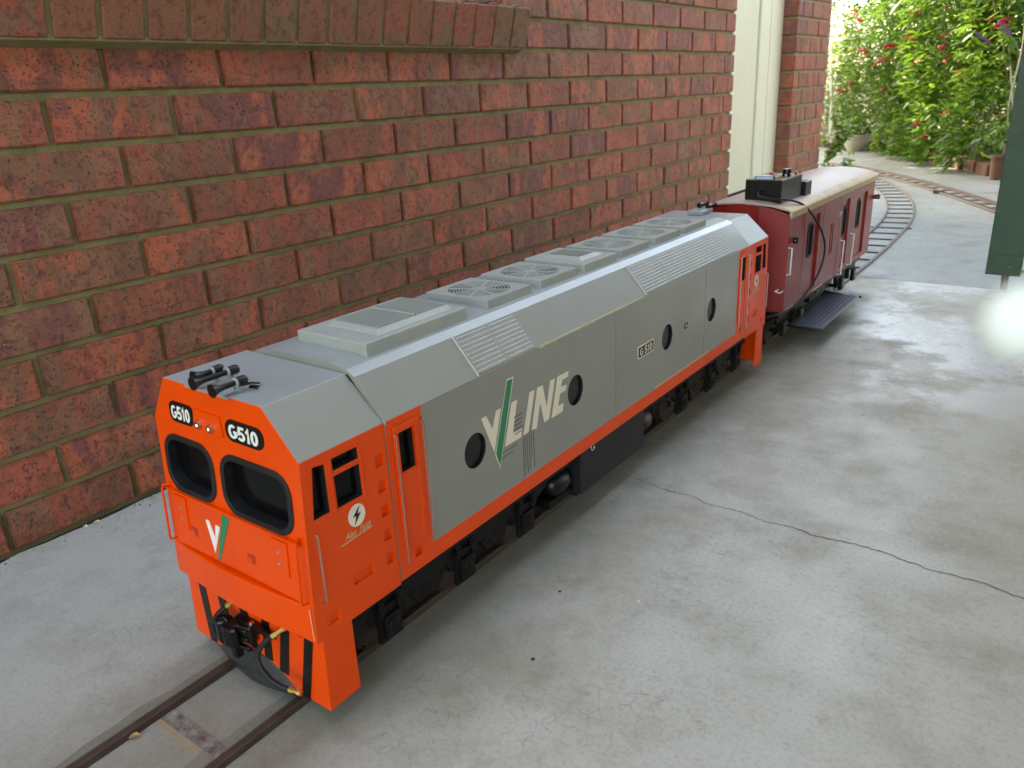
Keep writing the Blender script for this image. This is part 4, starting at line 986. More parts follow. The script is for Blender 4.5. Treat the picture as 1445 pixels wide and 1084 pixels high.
rail([(VX - .002, 1.322 + .018, .310), (VX + .010, 1.340, .310), (VX + .010, 1.338, .238), (VX - .002, 1.338, .236)])
rail([(VX - .002, 1.872, .240), (VX + .012, 1.872, .240), (VX + .012, 1.866, .130), (VX - .002, 1.866, .128)])
rail([(VX - .002, 1.992, .242), (VX + .012, 1.992, .242), (VX + .012, 1.984, .140), (VX - .002, 1.984, .138)])
rail([(VX - .016, VY0 - .008, .196), (VX - .016, VY0 - .030, .196), (VX - .004, VY0 - .032, .193), (VX - .004, VY0 - .004, .192)])
for y in (1.352, 2.262):
    b_ = MB().box(VX - .001, VX + .008, y - .009, y + .009, .3225, .3375).build('lamp_bracket', M['redpaint'], van, bevel=.0008)
    MB().box(VX + .008, VX + .022, y - .007, y + .009, .3225, .3385).build('lamp_box', M['satinblack'], b_, bevel=.0008)
    MB().rev((VX + .015, y - .0072, .3305), (0, -1, 0), [(0, .0025), (.0006, .0022), (.0007, 0)], 8).build('lamp_lens', M['steel'], b_)
lettering('number', 'ZLP9', .021, lambda a, b: (VX + .0006, 1.842 + a, .328 + b), M['cream'], van, offset=.0002, sx=.62)
for (y0, y1) in ((1.33, 1.42), (1.60, 1.70)): MB().box(VX - .002, VX + .0012, y0, y1, .1315, .1340).build('edge_strip', M['beigevinyl'], van)
for y in (1.47, 1.655, 1.84): MB().box(VX - .001, VX + .0005, y, y + .0012, .134, .39).build('panel_seam', bpy.data.materials['deep_orange'] if False else M['redpaint'], van)
# underframe, bogies
MB().box(VC - .105, VC + .105, 1.36, 2.25, .104, .131).build('underframe', M['black'], van)
mb = MB().box(.60, .795, 1.69, 1.87, .070, .104); mb.build('battery_box', M['black'], van, bevel=.002)
MB().rev((.800, 1.742, .098), (1, 0, 0), [(0, .012), (.004, .012), (.0042, .006), (.006, 0)], 14).build('valve', M['wheel'], van, smooth=True)
def vbogie(yc):
    b_ = MB().box(.600, .765, yc - .11, yc + .11, .078, .098).build('bogie', M['black'], van)
    for X, s_ in ((.797, 1), (.567, -1)):
        x0, x1 = sorted((X, X - s_ * .008)); MB().prism_x([(yc - .125, .105), (yc - .120, .080), (yc - .045, .080), (yc - .030, .058), (yc + .030, .058), (yc + .045, .080), (yc + .120, .080), (yc + .125, .105)], x0, x1).build('side_frame', M['black'], b_)
        for a in (-.078, .078):
            p0, p1 = sorted((X, X + s_ * .012)); MB().box(p0, p1, yc + a - .017, yc + a + .017, .040, .082).build('axle_box', M['black'], b_, bevel=.001)
            p0, p1 = sorted((X + s_ * .012, X + s_ * .0128)); MB().box(p0, p1, yc + a - .012, yc + a + .012, .048, .076).build('axle_box_cover', M['wheel'], b_, bevel=.0005, seg=1)
        mb = MB()
        for k in range(6): mb.rev((X, yc, .062 + k * .007), (0, 0, 1), [(0, .011), (.0035, .013), (.0036, .010), (.0065, .010)], 12)
        mb.build('spring', M['black'], b_)
    for a in (-.078, .078):
        for xc, s_ in ((.7525, 1), (.6105, -1)): MB().rev((xc - s_ * .006, yc + a, .050), (s_, 0, 0), [(0, 0), (.0001, .044), (.003, .044), (.0045, .0395), (.016, .0385), (.0165, .034), (.013, .032), (.0125, .012), (.018, .01), (.0181, 0)], 28).build('wheel', M['wheel'], b_, smooth=True)
        MB().tube([(.60, yc + a, .050), (.79, yc + a, .050)], .006, 10).build('axle', M['black'], b_)
vbogie(1.500); vbogie(2.110)
# drawbar to locomotive
MB().box(.670, .692, 1.19, 1.36, .078, .092).build('drawbar', M['satinblack'], van, bevel=.003)
# tread plate footboard
fb = MB().loft([(.800, 1.462, .0575), (.9011, 1.4709, .0575), (.8991, 1.8805, .0575), (.792, 1.9000, .0575)], [(.800, 1.462, .0605), (.9011, 1.4709, .0605), (.8991, 1.8805, .0605), (.792, 1.9000, .0605)]).build('footboard', M['tread'], van, bevel=.0008, seg=1)
mb = MB(); k = 0
for yy in np.arange(1.475, 1.875, .0135):
    for xx in np.arange(.806, .896, .0135):
        k += 1; a = .78 if (int(round((yy - 1.475) / .0135)) + int(round((xx - .806) / .0135))) % 2 else -.78
        c_, s_ = math.cos(a), math.sin(a); L2, w = .0052, .0015
        P = [(xx + u * c_ - v * s_, yy + u * s_ + v * c_) for u, v in ((-L2, 0), (0, -w), (L2, 0), (0, w))]
        if xx > .893: continue
        mb.add([(P[0][0], P[0][1], .0606), (P[1][0], P[1][1], .0606), (P[2][0], P[2][1], .0606), (P[3][0], P[3][1], .0606), (xx, yy, .0620)], [(0, 1, 4), (1, 2, 4), (2, 3, 4), (3, 0, 4)])
o = mb.build('tread_pattern', M['tread'], fb, merge=False); tag(o, kind='stuff'); o.data.materials[0] = M['satinblack']
MB().tube([(.75, 1.455, .060), (.905, 1.466, .0545)], .0035, 8).build('footboard_bar', M['satinblack'], van, smooth=True)
MB().tube([(.75, 1.880, .070), (.880, 1.880, .0545)], .0035, 8).build('footboard_bar', M['satinblack'], van, smooth=True)
MB().rev((.9045, 1.8805, .059), (0, -1, 0), [(0, .004), (.006, .004)], 8).build('bar_end', M['satinblack'], fb)
# ------------------------------------------------------------------ controller lying on the van roof
ctl = thing('hand_controller', 'black control box with knobs and display lying on the cream van roof', 'controller', (.74, 1.45, .435))
X0, X1 = .690, .7905
cbx_ = MB().box(X0, X1, 1.360, 1.532, .4215, .4840).build('case', M['satinblack'], ctl, bevel=.0015)
MB().box(X0 + .001, X1 - .001, 1.361, 1.531, .4842, .4862).build('lid', mat('brushed_plate', (.22, .22, .22), .35, metal=.7), ctl, bevel=.0004, seg=1)
d_ = MB().box(X0 + .024, X1 - .022, 1.366, 1.404, .4864, .4945).build('display', M['satinblack'], ctl, bevel=.001)
MB().box(X0 + .027, X1 - .027, 1.3652, 1.3660, .4868, .4938).box(X0 + .027, X1 - .027, 1.3665, 1.400, .4945, .4950).build('display_screen', M['lcd'], d_)
MB().box(X1 - .0218, X1 - .014, 1.367, 1.400, .4864, .4942).build('display_edge', M['cardbrown'], d_)
MB().rev((.7720, 1.452, .4864), (0, 0, 1), [(0, .0135), (.002, .0135), (.0022, .0120), (.019, .0112), (.0192, .0116)], 22).build('knob', M['satinblack'], ctl, smooth=True)
MB().rev((.7720, 1.452, .5055), (0, 0, 1), [(0, .0117), (.0012, .0117), (.0013, 0)], 22).build('knob_cap', M['steel'], ctl)
MB().rev((.7340, 1.440, .4864), (0, 0, 1), [(0, .0085), (.003, .0085), (.0031, .0065), (.006, .0065)], 16).build('push_button', M['satinblack'], ctl, smooth=True)
MB().rev((.7340, 1.440, .4924), (0, 0, 1), [(0, .0070), (.003, .0070), (.005, .004), (.0052, 0)], 16).build('button_top', M['redplastic'], ctl, smooth=True)
for (x, y, m_, r) in ((.713, 1.425, 'redplastic', .004), (.7850, 1.490, 'redplastic', .0045), (.7790, 1.420, 'steel', .0032), (.766, 1.418, 'steel', .003), (.7845, 1.450, 'steel', .003)):
    MB().rev((x, y, .4864), (0, 0, 1), [(0, r * .9), (.002, r * .9), (.0021, r * .6), (.005, r), (.008, r * .7), (.0085, 0)], 10).build('indicator_lamp' if m_ == 'redplastic' else 'toggle_switch', M[m_], ctl, smooth=True)
MB().tube([(.786, 1.515, .486), (.788, 1.517, .500)], .0012, 6).build('toggle_switch', M['steel'], ctl)
MB().box(.7500, .7985, 1.548, 1.602, .4160, .4610).build('plug_box', M['satinblack'], ctl, bevel=.002)
MB().box(.755, .790, 1.530, 1.550, .424, .456).build('plug_neck', M['satinblack'], ctl)
MB().rev((.7350, 1.360, .4585), (0, -1, 0), [(0, .0095), (.003, .0095), (.0031, .0068), (.010, .006), (.0102, .0045), (.016, .004)], 16).build('cable_socket', M['satinblack'], ctl, smooth=True)
cb2 = crom3([(.7350, 1.352, .4585), (.7350, 1.336, .452), (.745, 1.322, .446), (.775, 1.335, .439), (.805, 1.385, .431), (.826, 1.440, .412), (.8400, 1.500, .372), (.852, 1.555, .320), (.856, 1.585, .270), (.855, 1.572, .220), (.851, 1.520, .180), (.846, 1.440, .152), (.838, 1.350, .138), (.825, 1.265, .140), (.79, 1.215, .136)], 8)
MB().tube(cb2, .0030, 8).build('cable', M['rubber'], ctl, smooth=True)

# ------------------------------------------------------------------ green gate at right
gate = thing('garden_gate', 'dark green gate post with a small plate and drop bolt at the right edge', 'gate', (1.25, 2.42, 0))
MB().box(1.196, 1.303, 2.405, 2.455, .052, 2.0).build('gate_stile', M['gate'], gate, bevel=.002)
pt = MB().box(1.2125, 1.2985, 2.4015, 2.4048, .055, .124).build('lock_plate', M['gate'], gate, bevel=.0008)
MB().rev((1.282, 2.4015, .110), (0, -1, 0), [(0, .006), (.001, .006), (.0011, .0048), (.004, .0046), (.0042, 0)], 6).build('bolt', M['gate'], pt)
mb = MB()
for (dx, dz, r) in ((.0, 0, .006), (.012, .004, .005), (-.012, .003, .004)): mb.rev((1.250 + dx, 2.4015, .078 + dz), (0, -1, 0), [(0, r), (.0012, r), (.0013, r * .5), (.0005, 0)], 10)
mb.build('old_fixing', M['gate'], pt)
MB().rev((1.268, 2.4012, .083), (0, -1, 0), [(0, .0016), (.0008, .0012), (.0009, 0)], 8).build('screw', M['white'], pt)
MB().tube([(1.2560, 2.428, .095), (1.2600, 2.420, -.01)], .0118, 12).build('drop_bolt', mat('old_galv', (.22, .20, .15), .55, metal=.4, var=(60, (.12, .09, .06), .8)), gate, smooth=True)
MB().tube([(1.301, 2.405, .072), (1.309, 2.400, .072)], .005, 8).build('hinge_pin', M['brass'], gate)
for k in range(5): MB().box(1.306 + k * .17, 1.306 + k * .17 + .166, 2.42, 2.44, .15, 1.95).build('board', M['gate'], gate, bevel=.002)
MB().box(1.303, 2.15, 2.405, 2.42, .30, .38).box(1.303, 2.15, 2.405, 2.42, 1.6, 1.68).build('gate_rail', M['gate'], gate)
# unidentified pale object out of focus beside the lens, shape made up
d = _r * (735 / 1099.46 * 1.0) + _u * (-(455 - 542) / -1099.46 * 1.0 * -1) if False else None
def px(u, v, depth): return CAM + (_f + _r * ((u - 722.5) / 1099.46) + _u * (-(v - 542) / 1099.46)) * depth
tip = thing('lens_cap_tether', 'pale blurred rounded cap poking in at the right edge very close to the camera', 'cap', tuple(px(1470, 450, .10)))
p0, p1 = px(1428, 460, .10), px(1560, 430, .11)
ax = (p1 - p0).normalized()
MB().rev(tuple(p0 - ax * .0035), tuple(ax), [(0, 0), (.0004, .0018), (.0015, .0035), (.0032, .0046), (.0065, .0050), (.012, .0046)], 24).build('cap', M['pale'], tip, smooth=True)
# ------------------------------------------------------------------ unseen house, roof and fence added to block and shape the light
hs = thing('brick_house', 'two storey house body whose brick wall runs along the left of the track', 'house', (-3, 0, 0))  # unseen body added as a sun block behind the visible wall
MB().box(-6.5, -.26, -6, 4.0, -.05, 5.4).build('wall', M['render'], hs)
MB().box(-.255, -.14, -6, 2.99, 2.62, 5.4).build('upper_wall', M['render'], hs)
MB().prism_y([(-6.9, 5.35), (-.05, 5.35), (-3.4, 6.9)], -6.3, 4.4).build('roof', M['terracotta'], hs)
cp_t = thing('carport', 'flat carport roof on posts covering the drive to the right, outside the picture', 'carport', (3, 0, 0))  # unseen roof added, leaving a strip of sky open above the train
MB().box(1.25, 4.1, -3.4, 4.4, 2.45, 2.52).build('roof', M['roofsheet'], cp_t)
for (x, y) in ((3.9, -2.4), (3.9, 1.0), (3.9, 4.2), (1.6, 4.35)): MB().box(x, x + .09, y, y + .09, -.02, 2.45).build('post', M['gate'], cp_t)

fn_ = thing('boundary_fence', 'boarded boundary fence along the far side of the drive, outside the picture', 'fence', (4.6, 0, 0))  # unseen fence added to hold back light from the right
for k in range(26): MB().box(4.20, 4.22, -4 + k * .34, -4 + k * .34 + .33, -.02, 2.15).build('board', M['fencewood'], fn_)
MB().box(4.22, 4.26, -4, 4.84, .4, .5).box(4.22, 4.26, -4, 4.84, 1.4, 1.5).build('fence_rail', M['fencewood'], fn_)
# ------------------------------------------------------------------ garden
LV = np.array([(0, 0, 0), (.28, .16, .03), (.62, .15, .03), (1, 0, -.04), (.62, -.15, .03), (.28, -.16, .03), (.45, 0, -.02)])
LF = [(0, 6, 1), (1, 6, 2), (2, 6, 3), (3, 6, 4), (4, 6, 5), (5, 6, 0)]
LF2 = np.array(LF)
def leaf_cloud(name, pos, length, m, parent, up=.25, wide=1., droop=.5, dirs=None):
    n = len(pos); a = rng.uniform(0, 2 * np.pi, n); el = rng.normal(-droop * .4, .45, n)
    X = np.stack([np.cos(a) * np.cos(el), np.sin(a) * np.cos(el), np.sin(el)], 1)
    if dirs is not None: X = X * .7 + dirs * .9; X /= np.linalg.norm(X, axis=1)[:, None]
    U = np.stack([rng.normal(0, .35, n), rng.normal(0, .35, n), np.ones(n)], 1); Y = np.cross(U, X); Y /= np.linalg.norm(Y, axis=1)[:, None]; Z = np.cross(X, Y)
    L = (length * rng.uniform(.65, 1.25, n))[:, None, None]
    V = pos[:, None, :] + L * (LV[None, :, 0:1] * X[:, None, :] + wide * LV[None, :, 1:2] * Y[:, None, :] + LV[None, :, 2:3] * Z[:, None, :])
    V = V.reshape(-1, 3) - np.array(org(parent))
    F = (LF2[None] + 7 * np.arange(n)[:, None, None]).reshape(-1, 3)
    me = bpy.data.meshes.new(name); me.vertices.add(len(V)); me.vertices.foreach_set('co', V.ravel()); me.loops.add(F.size); me.loops.foreach_set('vertex_index', F.ravel().astype(np.int32))
    me.polygons.add(len(F)); me.polygons.foreach_set('loop_start', np.arange(0, F.size, 3, dtype=np.int32)); me.update(calc_edges=True); me.validate()
    me.materials.append(m); me.polygons.foreach_set('use_smooth', [True] * len(F))
    o = bpy.data.objects.new(name, me); C.objects.link(o); o.parent = parent; o['kind'] = 'stuff'; return o
leaf_me = {}
def one_leaf_mesh(key, m, wide=1.):
    if key not in leaf_me:
        me = bpy.data.meshes.new('leaf'); me.from_pydata([tuple(v * np.array([1, wide, 1])) for v in LV], [], LF); me.materials.append(m); leaf_me[key] = me
    return leaf_me[key]
fl_me = None
def flower_mesh():
    global fl_me
    if fl_me is None:
        mb = MB(); r = random.Random(4)
        for k in range(9):
            a = r.uniform(0, 6.28); e_ = r.uniform(-.3, .8); L = r.uniform(.03, .055); dx, dy, dz = math.cos(a) * math.cos(e_), math.sin(a) * math.cos(e_), math.sin(e_)
            c = Vector((r.uniform(-.008, .008), r.uniform(-.008, .008), r.uniform(-.012, .02))); t = Vector((dx, dy, dz)); s_ = t.orthogonal().normalized() * .010
            mb.add([c - s_ * .4, c + s_ * .4, c + t * L * .7 + s_, c + t * L + Vector((0, 0, -.004)), c + t * L * .7 - s_], [(0, 1, 2, 3, 4)])
        fl_me = bpy.data.meshes.new('flower'); fl_me.from_pydata([tuple(v) for v in mb.v], [], mb.f); fl_me.materials.append(M['redflower'])
    return fl_me
def bush(name, x, y, h, rx, ry, nleaf, L, m, m2, label, group=None, flowers=0, big=0, stems=9, low=.25, lean=(0, 0), cat='shrub', wide=1., stem_m='stem'):
    t = thing(name, label, cat, (x, y, -.03), group)
    st = MB(); tips = []
    for k in range(stems):
        a = random.uniform(0, 6.28); r0 = random.uniform(.1, .45); r1 = random.uniform(.3, .95); hh = h * random.uniform(.7, 1.0)
        p0 = Vector((x + math.cos(a) * rx * r0 * .6, y + math.sin(a) * ry * r0 * .6, -.04)); p1 = Vector((x + math.cos(a) * rx * r1 + lean[0], y + math.sin(a) * ry * r1 + lean[1], hh))
        mid = (p0 + p1) / 2 + Vector((random.uniform(-.05, .05), random.uniform(-.05, .05), h * .08)); st.tube(crom3([p0, mid, p1], 4), [.0045] * 9, 5); tips.append((p0, mid, p1))
    st.build('stems', M[stem_m], t, smooth=True, merge=False)
    n = int(nleaf * 1.7); z = h * (low + (1.02 - low) * rng.random(n) ** .8); a = rng.uniform(0, 2 * np.pi, n); r = np.sqrt(rng.random(n)) ** .6
    prof = np.clip(.55 + .6 * np.sin(np.clip((z / h - low * .5), 0, 1) * 2.6), .35, 1.1)
    # clumping
    cl = 18; ca_ = rng.uniform(0, 2 * np.pi, cl); cz = h * (low + (1 - low) * rng.random(cl)); idx = rng.integers(0, cl, n); kk = rng.random(n) < .55
    a = np.where(kk, ca_[idx] + rng.normal(0, .28, n), a); z = np.where(kk, cz[idx] + rng.normal(0, .09, n), z); z = np.clip(z, .05, h * 1.06)
    f = z / h
    P = np.stack([x + np.cos(a) * rx * r * prof + lean[0] * f, y + np.sin(a) * ry * r * prof + lean[1] * f, z], 1)
    D = np.stack([np.cos(a), np.sin(a), rng.uniform(-.2, .5, n)], 1)
    q = n * 2 // 3
    leaf_cloud('foliage', P[:q], L, m, t, dirs=D[:q], wide=wide); leaf_cloud('young_foliage', P[q:], L * .8, m2, t, dirs=D[q:], wide=wide)
    lm = one_leaf_mesh(m.name + str(wide), m, wide)
    for k in range(big):
        a_ = random.uniform(3.6, 5.9); zz = h * random.uniform(low * .6, .9); rr = random.uniform(.85, 1.05)
        p = Vector((x + math.cos(a_) * rx * rr + lean[0] * zz / h, y + math.sin(a_) * ry * rr + lean[1] * zz / h, zz)); o = copyobj(lm, 'leaf', t, p - t.location)
        o.scale = (L * 1.35,) * 3; o.rotation_euler = (random.uniform(-.5, .5), random.uniform(.0, .8), a_ + random.uniform(-.5, .5))
    for k in range(flowers * 2):
        a_ = random.uniform(3.4, 6.1); zz = h * random.uniform(.35, 1.03); rr = random.uniform(.95, 1.15)
        p = Vector((x + math.cos(a_) * rx * rr + lean[0] * zz / h, y + math.sin(a_) * ry * rr + lean[1] * zz / h, zz)); o = copyobj(flower_mesh(), 'flower', t, p - t.location, (random.uniform(-.4, .4), random.uniform(-.4, .4), random.uniform(0, 6)))
        s_ = random.uniform(.7, 1.5); o.scale = (s_, s_, s_)
    return t
BG = 'flowering shrubs in the garden bed'
bush('flowering_shrub', .98, 6.75, 1.75, .50, .50, 2600, .100, M['leafA'], M['leafY'], 'rightmost red flowered shrub leaning over the terracotta pots by the green gate', BG, 10, 36, 14, .03, (-.08, -.12))
bush('flowering_shrub', .42, 7.45, 1.85, .52, .48, 2800, .100, M['leafA'], M['leafY'], 'tall bright green shrub with the most red flowers in the middle of the bed', BG, 16, 36, 14, .04, (-.05, -.15))
bush('flowering_shrub', -.08, 8.05, 1.65, .46, .45, 2300, .095, M['leafB'], M['leafA'], 'mid green shrub with red flowers and bare dark stems low down', BG, 8, 30, 12, .16, (0, -.12))
bush('flowering_shrub', -.55, 8.65, 1.35, .42, .40, 1800, .085, M['leafB'], M['leafA'], 'darker shrub with few red flowers directly behind the stoneware pot', BG, 5, 24, 11, .14, (.05, -.1))
bush('flowering_shrub', 1.45, 7.6, 2.1, .55, .5, 1800, .10, M['leafA'], M['leafY'], 'tall yellow-green shrub rising behind the gate post', BG, 6, 0, 8, .15)
HG = 'background shrubs behind the bed'
bush('garden_shrub', .75, 8.6, 2.5, .75, .55, 3200, .09, M['leafA'], M['leafY'], 'yellow-green shrub filling the top right corner behind the flowers', HG, 6, 0, 8, .2)
bush('garden_shrub', .05, 9.2, 2.3, .70, .5, 2800, .085, M['leafB'], M['leafA'], 'leafy green shrub rising behind the middle of the bed', HG, 4, 0, 8, .15)
bush('garden_shrub', -.75, 9.8, 1.45, .60, .5, 3000, .08, M['leafB'], M['leafG'], 'grey green shrub below the white trellis at the back', HG, 2, 0, 8, .1)
bush('garden_shrub', -1.55, 9.4, 1.15, .45, .45, 2400, .065, M['leafB'], M['leafA'], 'low silvery shrub beside the brick pier', HG, 0, 0, 8, .08, wide=.6)
bush('garden_shrub', -1.2, 8.7, .75, .30, .30, 700, .05, M['leafG'], M['leafY'], 'small fine leaved plant left of the stoneware pot', HG, 0, 0, 6, .08, wide=.6)
bush('dark_hedge', .6, 10.6, 2.2, 2.3, .5, 7000, .09, M['leafC'], M['leafB'], 'dark green hedge closing the garden behind all the shrubs', None, 0, 0, 14, .02, cat='hedge')
bush('citrus_shrub', -1.3, 10.6, 1.9, .55, .5, 900, .08, M['leafY'], M['leafA'], 'sunlit yellowish shrub at the far top left of the garden', None, 0, 0, 7, .3)
bush('dark_hedge', -2.0, 11.2, 1.25, 1.6, .45, 3000, .08, M['leafC'], M['leafB'], 'lower dark hedge behind the pot and the brick pier', None, 0, 0, 10, .02, cat='hedge')
LG_ = 'low plants spilling over the bed edging'
for (x_, y_, h_, lb) in ((.60, 6.30, .50, 'low leafy plant spilling over the bed edging beside the terracotta pot'), (.30, 6.85, .45, 'low leafy plant spilling over the middle of the bed edging'), (.02, 7.38, .42, 'low leafy plant over the edging left of the middle'), (-.20, 7.80, .36, 'low leafy plant over the edging next to the stoneware pot')):
    bush('trailing_plant', x_, y_, h_, .20, .18, 330, .085, M['leafB'], M['leafA'], lb, LG_, 1 if x_ > .1 else 0, 10, 5, .05, cat='plant')
# yellow flowers near the pier
tt = thing('yellow_flower_plant', 'yellow flowering plant next to the edge of the brick pier', 'plant', (-1.42, 8.9, 0))
leaf_cloud('petals', np.stack([rng.normal(-1.30, .10, 120), rng.normal(8.9, .1, 120), rng.normal(.90, .12, 120)], 1), .045, M['yellow'], tt, wide=1.6)
st = MB()
for k in range(6): st.tube([(-1.3 + random.uniform(-.1, .1), 8.9, -.03), (-1.3 + random.uniform(-.15, .15), 8.9, .95)], .004, 5)
st.build('stems', M['stem'], tt)
# purple flower spikes
for (u, v, dd, lb) in ((1392, 68, 6.6, 'purple flower spike nearer the top right corner'), (1372, 38, 6.4, 'x'), (1399, 43, 6.4, 'x')):
    pass
def spike(pa, pb, lb):
    t = thing('flower_spike', lb, 'flower', tuple(pb), 'purple salvia spikes'); d_ = pb - pa; mb = MB()
    for k in range(46):
        f = k / 46; c = pa + d_ * f; a = k * 2.4; s_ = d_.normalized(); o_ = s_.orthogonal().normalized(); q_ = s_.cross(o_); w = (o_ * math.cos(a) + q_ * math.sin(a)) * (.006 + .006 * f)
        mb.add([c, c + w + s_ * .004, c + w * 1.1 - s_ * .006], [(0, 1, 2)])
    mb.tube([pa, pb], .0022, 5); mb.build('florets', M['purple'], t, merge=False)
    MB().tube(crom3([pb, pb + d_ * .8 + Vector((0, 0, -.05)), pb + Vector((.05, .15, -.5))], 5), .0022, 5).build('stalk', M['stem'], t, merge=False, smooth=True)
def px_(u, v, y):   # world point on the plane y=const seen at a photo position, used only to place things at their measured spots
    d = _f + _r * ((u - 722.5) / 1099.46) + _u * (-(v - 542) / 1099.46); return CAM + d * ((y - CAM.y) / d.y)
spike(px_(1410, 30, 6.1), px_(1426, 50, 6.1), 'purple flower spike nearest the green gate post'); spike(px_(1377, 46, 6.15), px_(1397, 61, 6.15), 'lower left one of the two purple flower spikes')
# terracotta edging blocks along the bed
eg = [(-.60, 8.42), (-.42, 8.16), (-.26, 7.95), (-.11, 7.72), (.02, 7.48), (.15, 7.25), (.28, 7.02), (.41, 6.78), (.53, 6.56), (.65, 6.34), (.76, 6.14)]
ed = thing('bed_edging', 'low edging of red brown blocks along the front of the garden bed', 'edging', (.1, 7.3, 0)); M['edge'] = mat('edging_clay', (.13, .06, .04), .9, var=(18, (.09, .05, .035), .8), bump=(80, .5, .004), objvar=.25)
for (x, y) in eg:
    a = 2.06 + random.uniform(-.12, .12); c_, s_ = math.cos(a), math.sin(a); P = [(x + u * c_ - v * s_, y + u * s_ + v * c_) for u, v in ((-.11, -.045), (.11, -.045), (.11, .045), (-.11, .045))]
    MB().prism_z(P, -.03, .085 + random.uniform(-.015, .015)).build('block', M['edge'], ed, bevel=.014)
bm_ = sheet('garden_bed', [(-.75, 8.5), (-.1, 7.82), (.80, 6.15), (3, 5.2), (3, 14), (-4, 14), (-4, 9.6), (-1.2, 8.8)], -.06, .035, M['soil'])
# stoneware pot
def pot(c, R0, R1, h, m, lb, name='plant_pot', rim=.012, g=None):
    t = thing(name, lb, 'plant pot', c, g)
    MB().rev(c, (0, 0, 1), [(0, R0), (h * .3, R0 + (R1 - R0) * .55), (h * .7, R0 + (R1 - R0) * .9), (h - rim * 1.6, R1), (h - rim * 1.5, R1 + rim), (h, R1 + rim), (h + .001, R1 - rim * .3), (h - .03, R1 - rim * .6), (h - .031, 0)], 30).build('pot', m, t, smooth=True)
    MB().rev((c[0], c[1], c[2] + h - .035), (0, 0, 1), [(0, 0), (.0005, R1 - rim * .8), (.001, 0)], 20).build('potting_soil', M['soil'], t)
    return t
pc = (-.68, 8.20, 0)
tp = pot(pc, .085, .135, .165, M['potcream'], 'round pale stoneware bowl pot standing in front of the shrubs')
leaf_cloud('foliage', np.stack([rng.normal(-.68, .09, 260), rng.normal(8.2, .08, 260), .17 + np.abs(rng.normal(.05, .07, 260))], 1), .07, M['leafB'], tp)
tp = pot((.855, 5.82, 0), .038, .046, .165, M['edge'], 'tall square-shouldered terracotta pot beside the black pot at the bed corner')
pb_ = thing('plant_pot', 'black plastic pot on a pale saucer beside the green gate post', 'plant pot', (.915, 5.84, 0))
MB().rev((.930, 5.84, 0.012), (0, 0, 1), [(0, .05), (.25, .065), (.251, .058), (.22, .058), (.221, 0)], 20).build('pot', M['satinblack'], pb_, smooth=True)
MB().rev((.930, 5.84, 0.0), (0, 0, 1), [(0, .07), (.010, .085), (.0105, .07), (.006, 0)], 20).build('saucer', M['potcream'], pb_, smooth=True)
leaf_cloud('foliage', np.stack([rng.normal(.90, .08, 220), rng.normal(5.84, .07, 220), .26 + np.abs(rng.normal(.05, .08, 220))], 1), .07, M['leafB'], pb_)
MB().tube(crom3([(.90, 5.84, .2), (.86, 5.85, .5), (.88, 5.88, .9), (.84, 5.9, 1.3)], 5), .006, 6).tube(crom3([(.91, 5.84, .2), (.89, 5.84, .45), (.83, 5.85, .75)], 5), .005, 6).build('stems', M['stemgrey'], pb_, smooth=True)
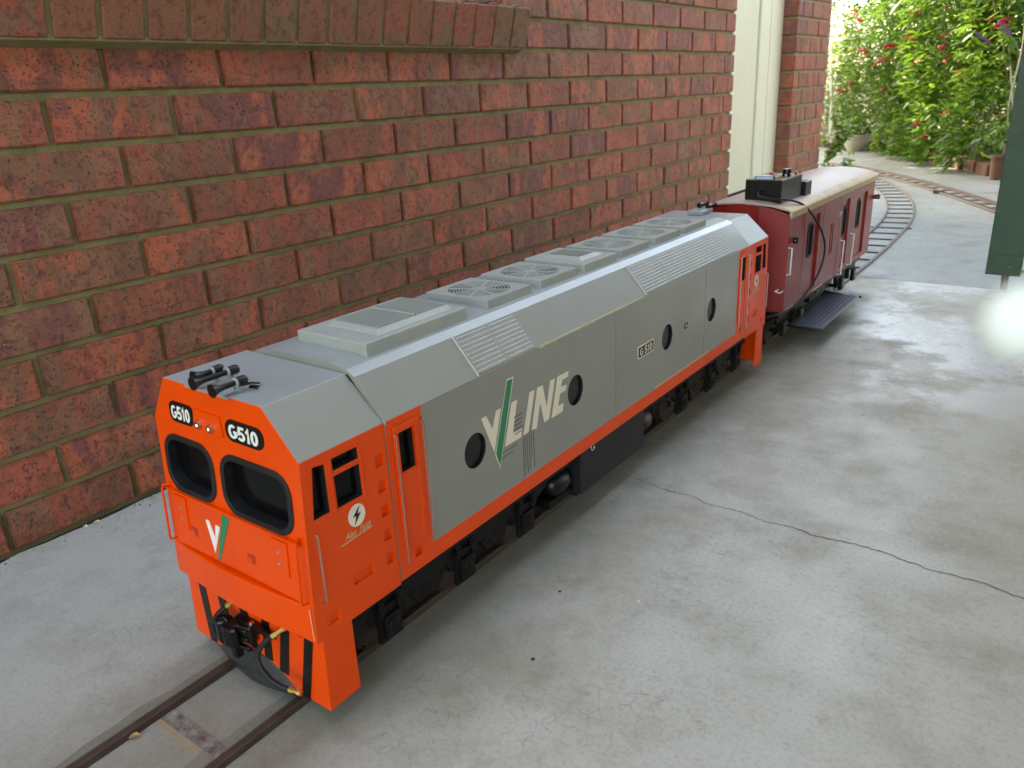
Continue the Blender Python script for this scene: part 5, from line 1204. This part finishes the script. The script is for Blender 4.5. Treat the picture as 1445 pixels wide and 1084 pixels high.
# vine at the foot of the pier
vn = thing('climbing_vine', 'light green vine climbing the right hand edge of the brick pier', 'vine', (.10, 4.30, 0))
VP = []
stv = MB()
for k, path in enumerate(([(.08, 4.30, 0), (.115, 4.31, .16), (.10, 4.30, .30), (.135, 4.33, .42), (.11, 4.32, .52)], [(.08, 4.31, 0), (.15, 4.36, .10), (.19, 4.38, .18), (.17, 4.4, .26)], [(.10, 4.30, .30), (.165, 4.34, .38), (.185, 4.35, .46)])):
    c = crom3(path, 8); stv.tube(c, .0035, 6)
    for p in c:
        for q in range(5 if p.z > .02 else 2): VP.append((p.x + .012 + random.gauss(0, .016), p.y + random.gauss(0, .02), p.z + random.gauss(0, .018)))
stv.build('stems', M['stemgrey'], vn, smooth=True)
leaf_cloud('foliage', np.array(VP[::2]), .042, M['leafY'], vn, wide=1.9); leaf_cloud('young_foliage', np.array(VP[1::2]), .038, M['leafA'], vn, wide=1.9)
lm = one_leaf_mesh('vine', M['leafY'], 2.1)
for k in range(22):
    p = Vector(random.choice(VP)); o = copyobj(lm, 'leaf', vn, p - vn.location, (random.uniform(-.6, .6), random.uniform(0, .8), random.uniform(0, 6.2))); o.scale = (.05,) * 3
# white trellis frame top left
tf = thing('white_garden_frame', 'sunlit white timber frame behind the shrubs at the far top left', 'frame', (-1.3, 9.7, 0))
def pl_(u0, v0, u1, v1, w, y=8.85):
    a, b = px_(u0, v0, y), px_(u1, v1, y); d_ = (b - a); n_ = Vector((-d_.z, 0, d_.x)).normalized() * w / 2
    MB().loft([a - n_, a + n_, a + n_ + Vector((0, .04, 0)), a - n_ + Vector((0, .04, 0))], [b - n_, b + n_, b + n_ + Vector((0, .04, 0)), b - n_ + Vector((0, .04, 0))]).build('bar', M['whitewood'], tf)
pl_(1162, 58, 1228, 51, .035); pl_(1172, -30, 1166, 62, .05); pl_(1172, 42, 1192, 40, .025); pl_(1221, 45, 1224, 62, .03); pl_(1172, 57, 1171, 330, .03)
# unseen trees added left of the path to keep the sun off it
def tree(x, y, z, r, n, lb):
    t = thing('garden_tree', lb, 'tree', (x, y, 0), 'trees left of the path')
    MB().tube(crom3([(x, y, -.1), (x + .1, y, z * .4), (x - .05, y + .1, z)], 5), [.12 - .007 * k for k in range(11)], 8).build('trunk', M['stemgrey'], t, smooth=True)
    u = rng.normal(0, 1, (n, 3)); u /= np.linalg.norm(u, axis=1)[:, None]; P = np.array([x, y, z]) + u * (rng.random(n) ** .4)[:, None] * np.array(r)
    leaf_cloud('crown', P, .22, M['leafB'], t, wide=1.5)
tree(-2.9, 5.75, 3.6, (1.25, 1.55, .95), 6000, 'leafy tree nearer the house, left of the path'); tree(-4.3, 8.3, 3.7, (1.0, 1.25, .9), 3600, 'leafy tree farther from the house, left of the path')
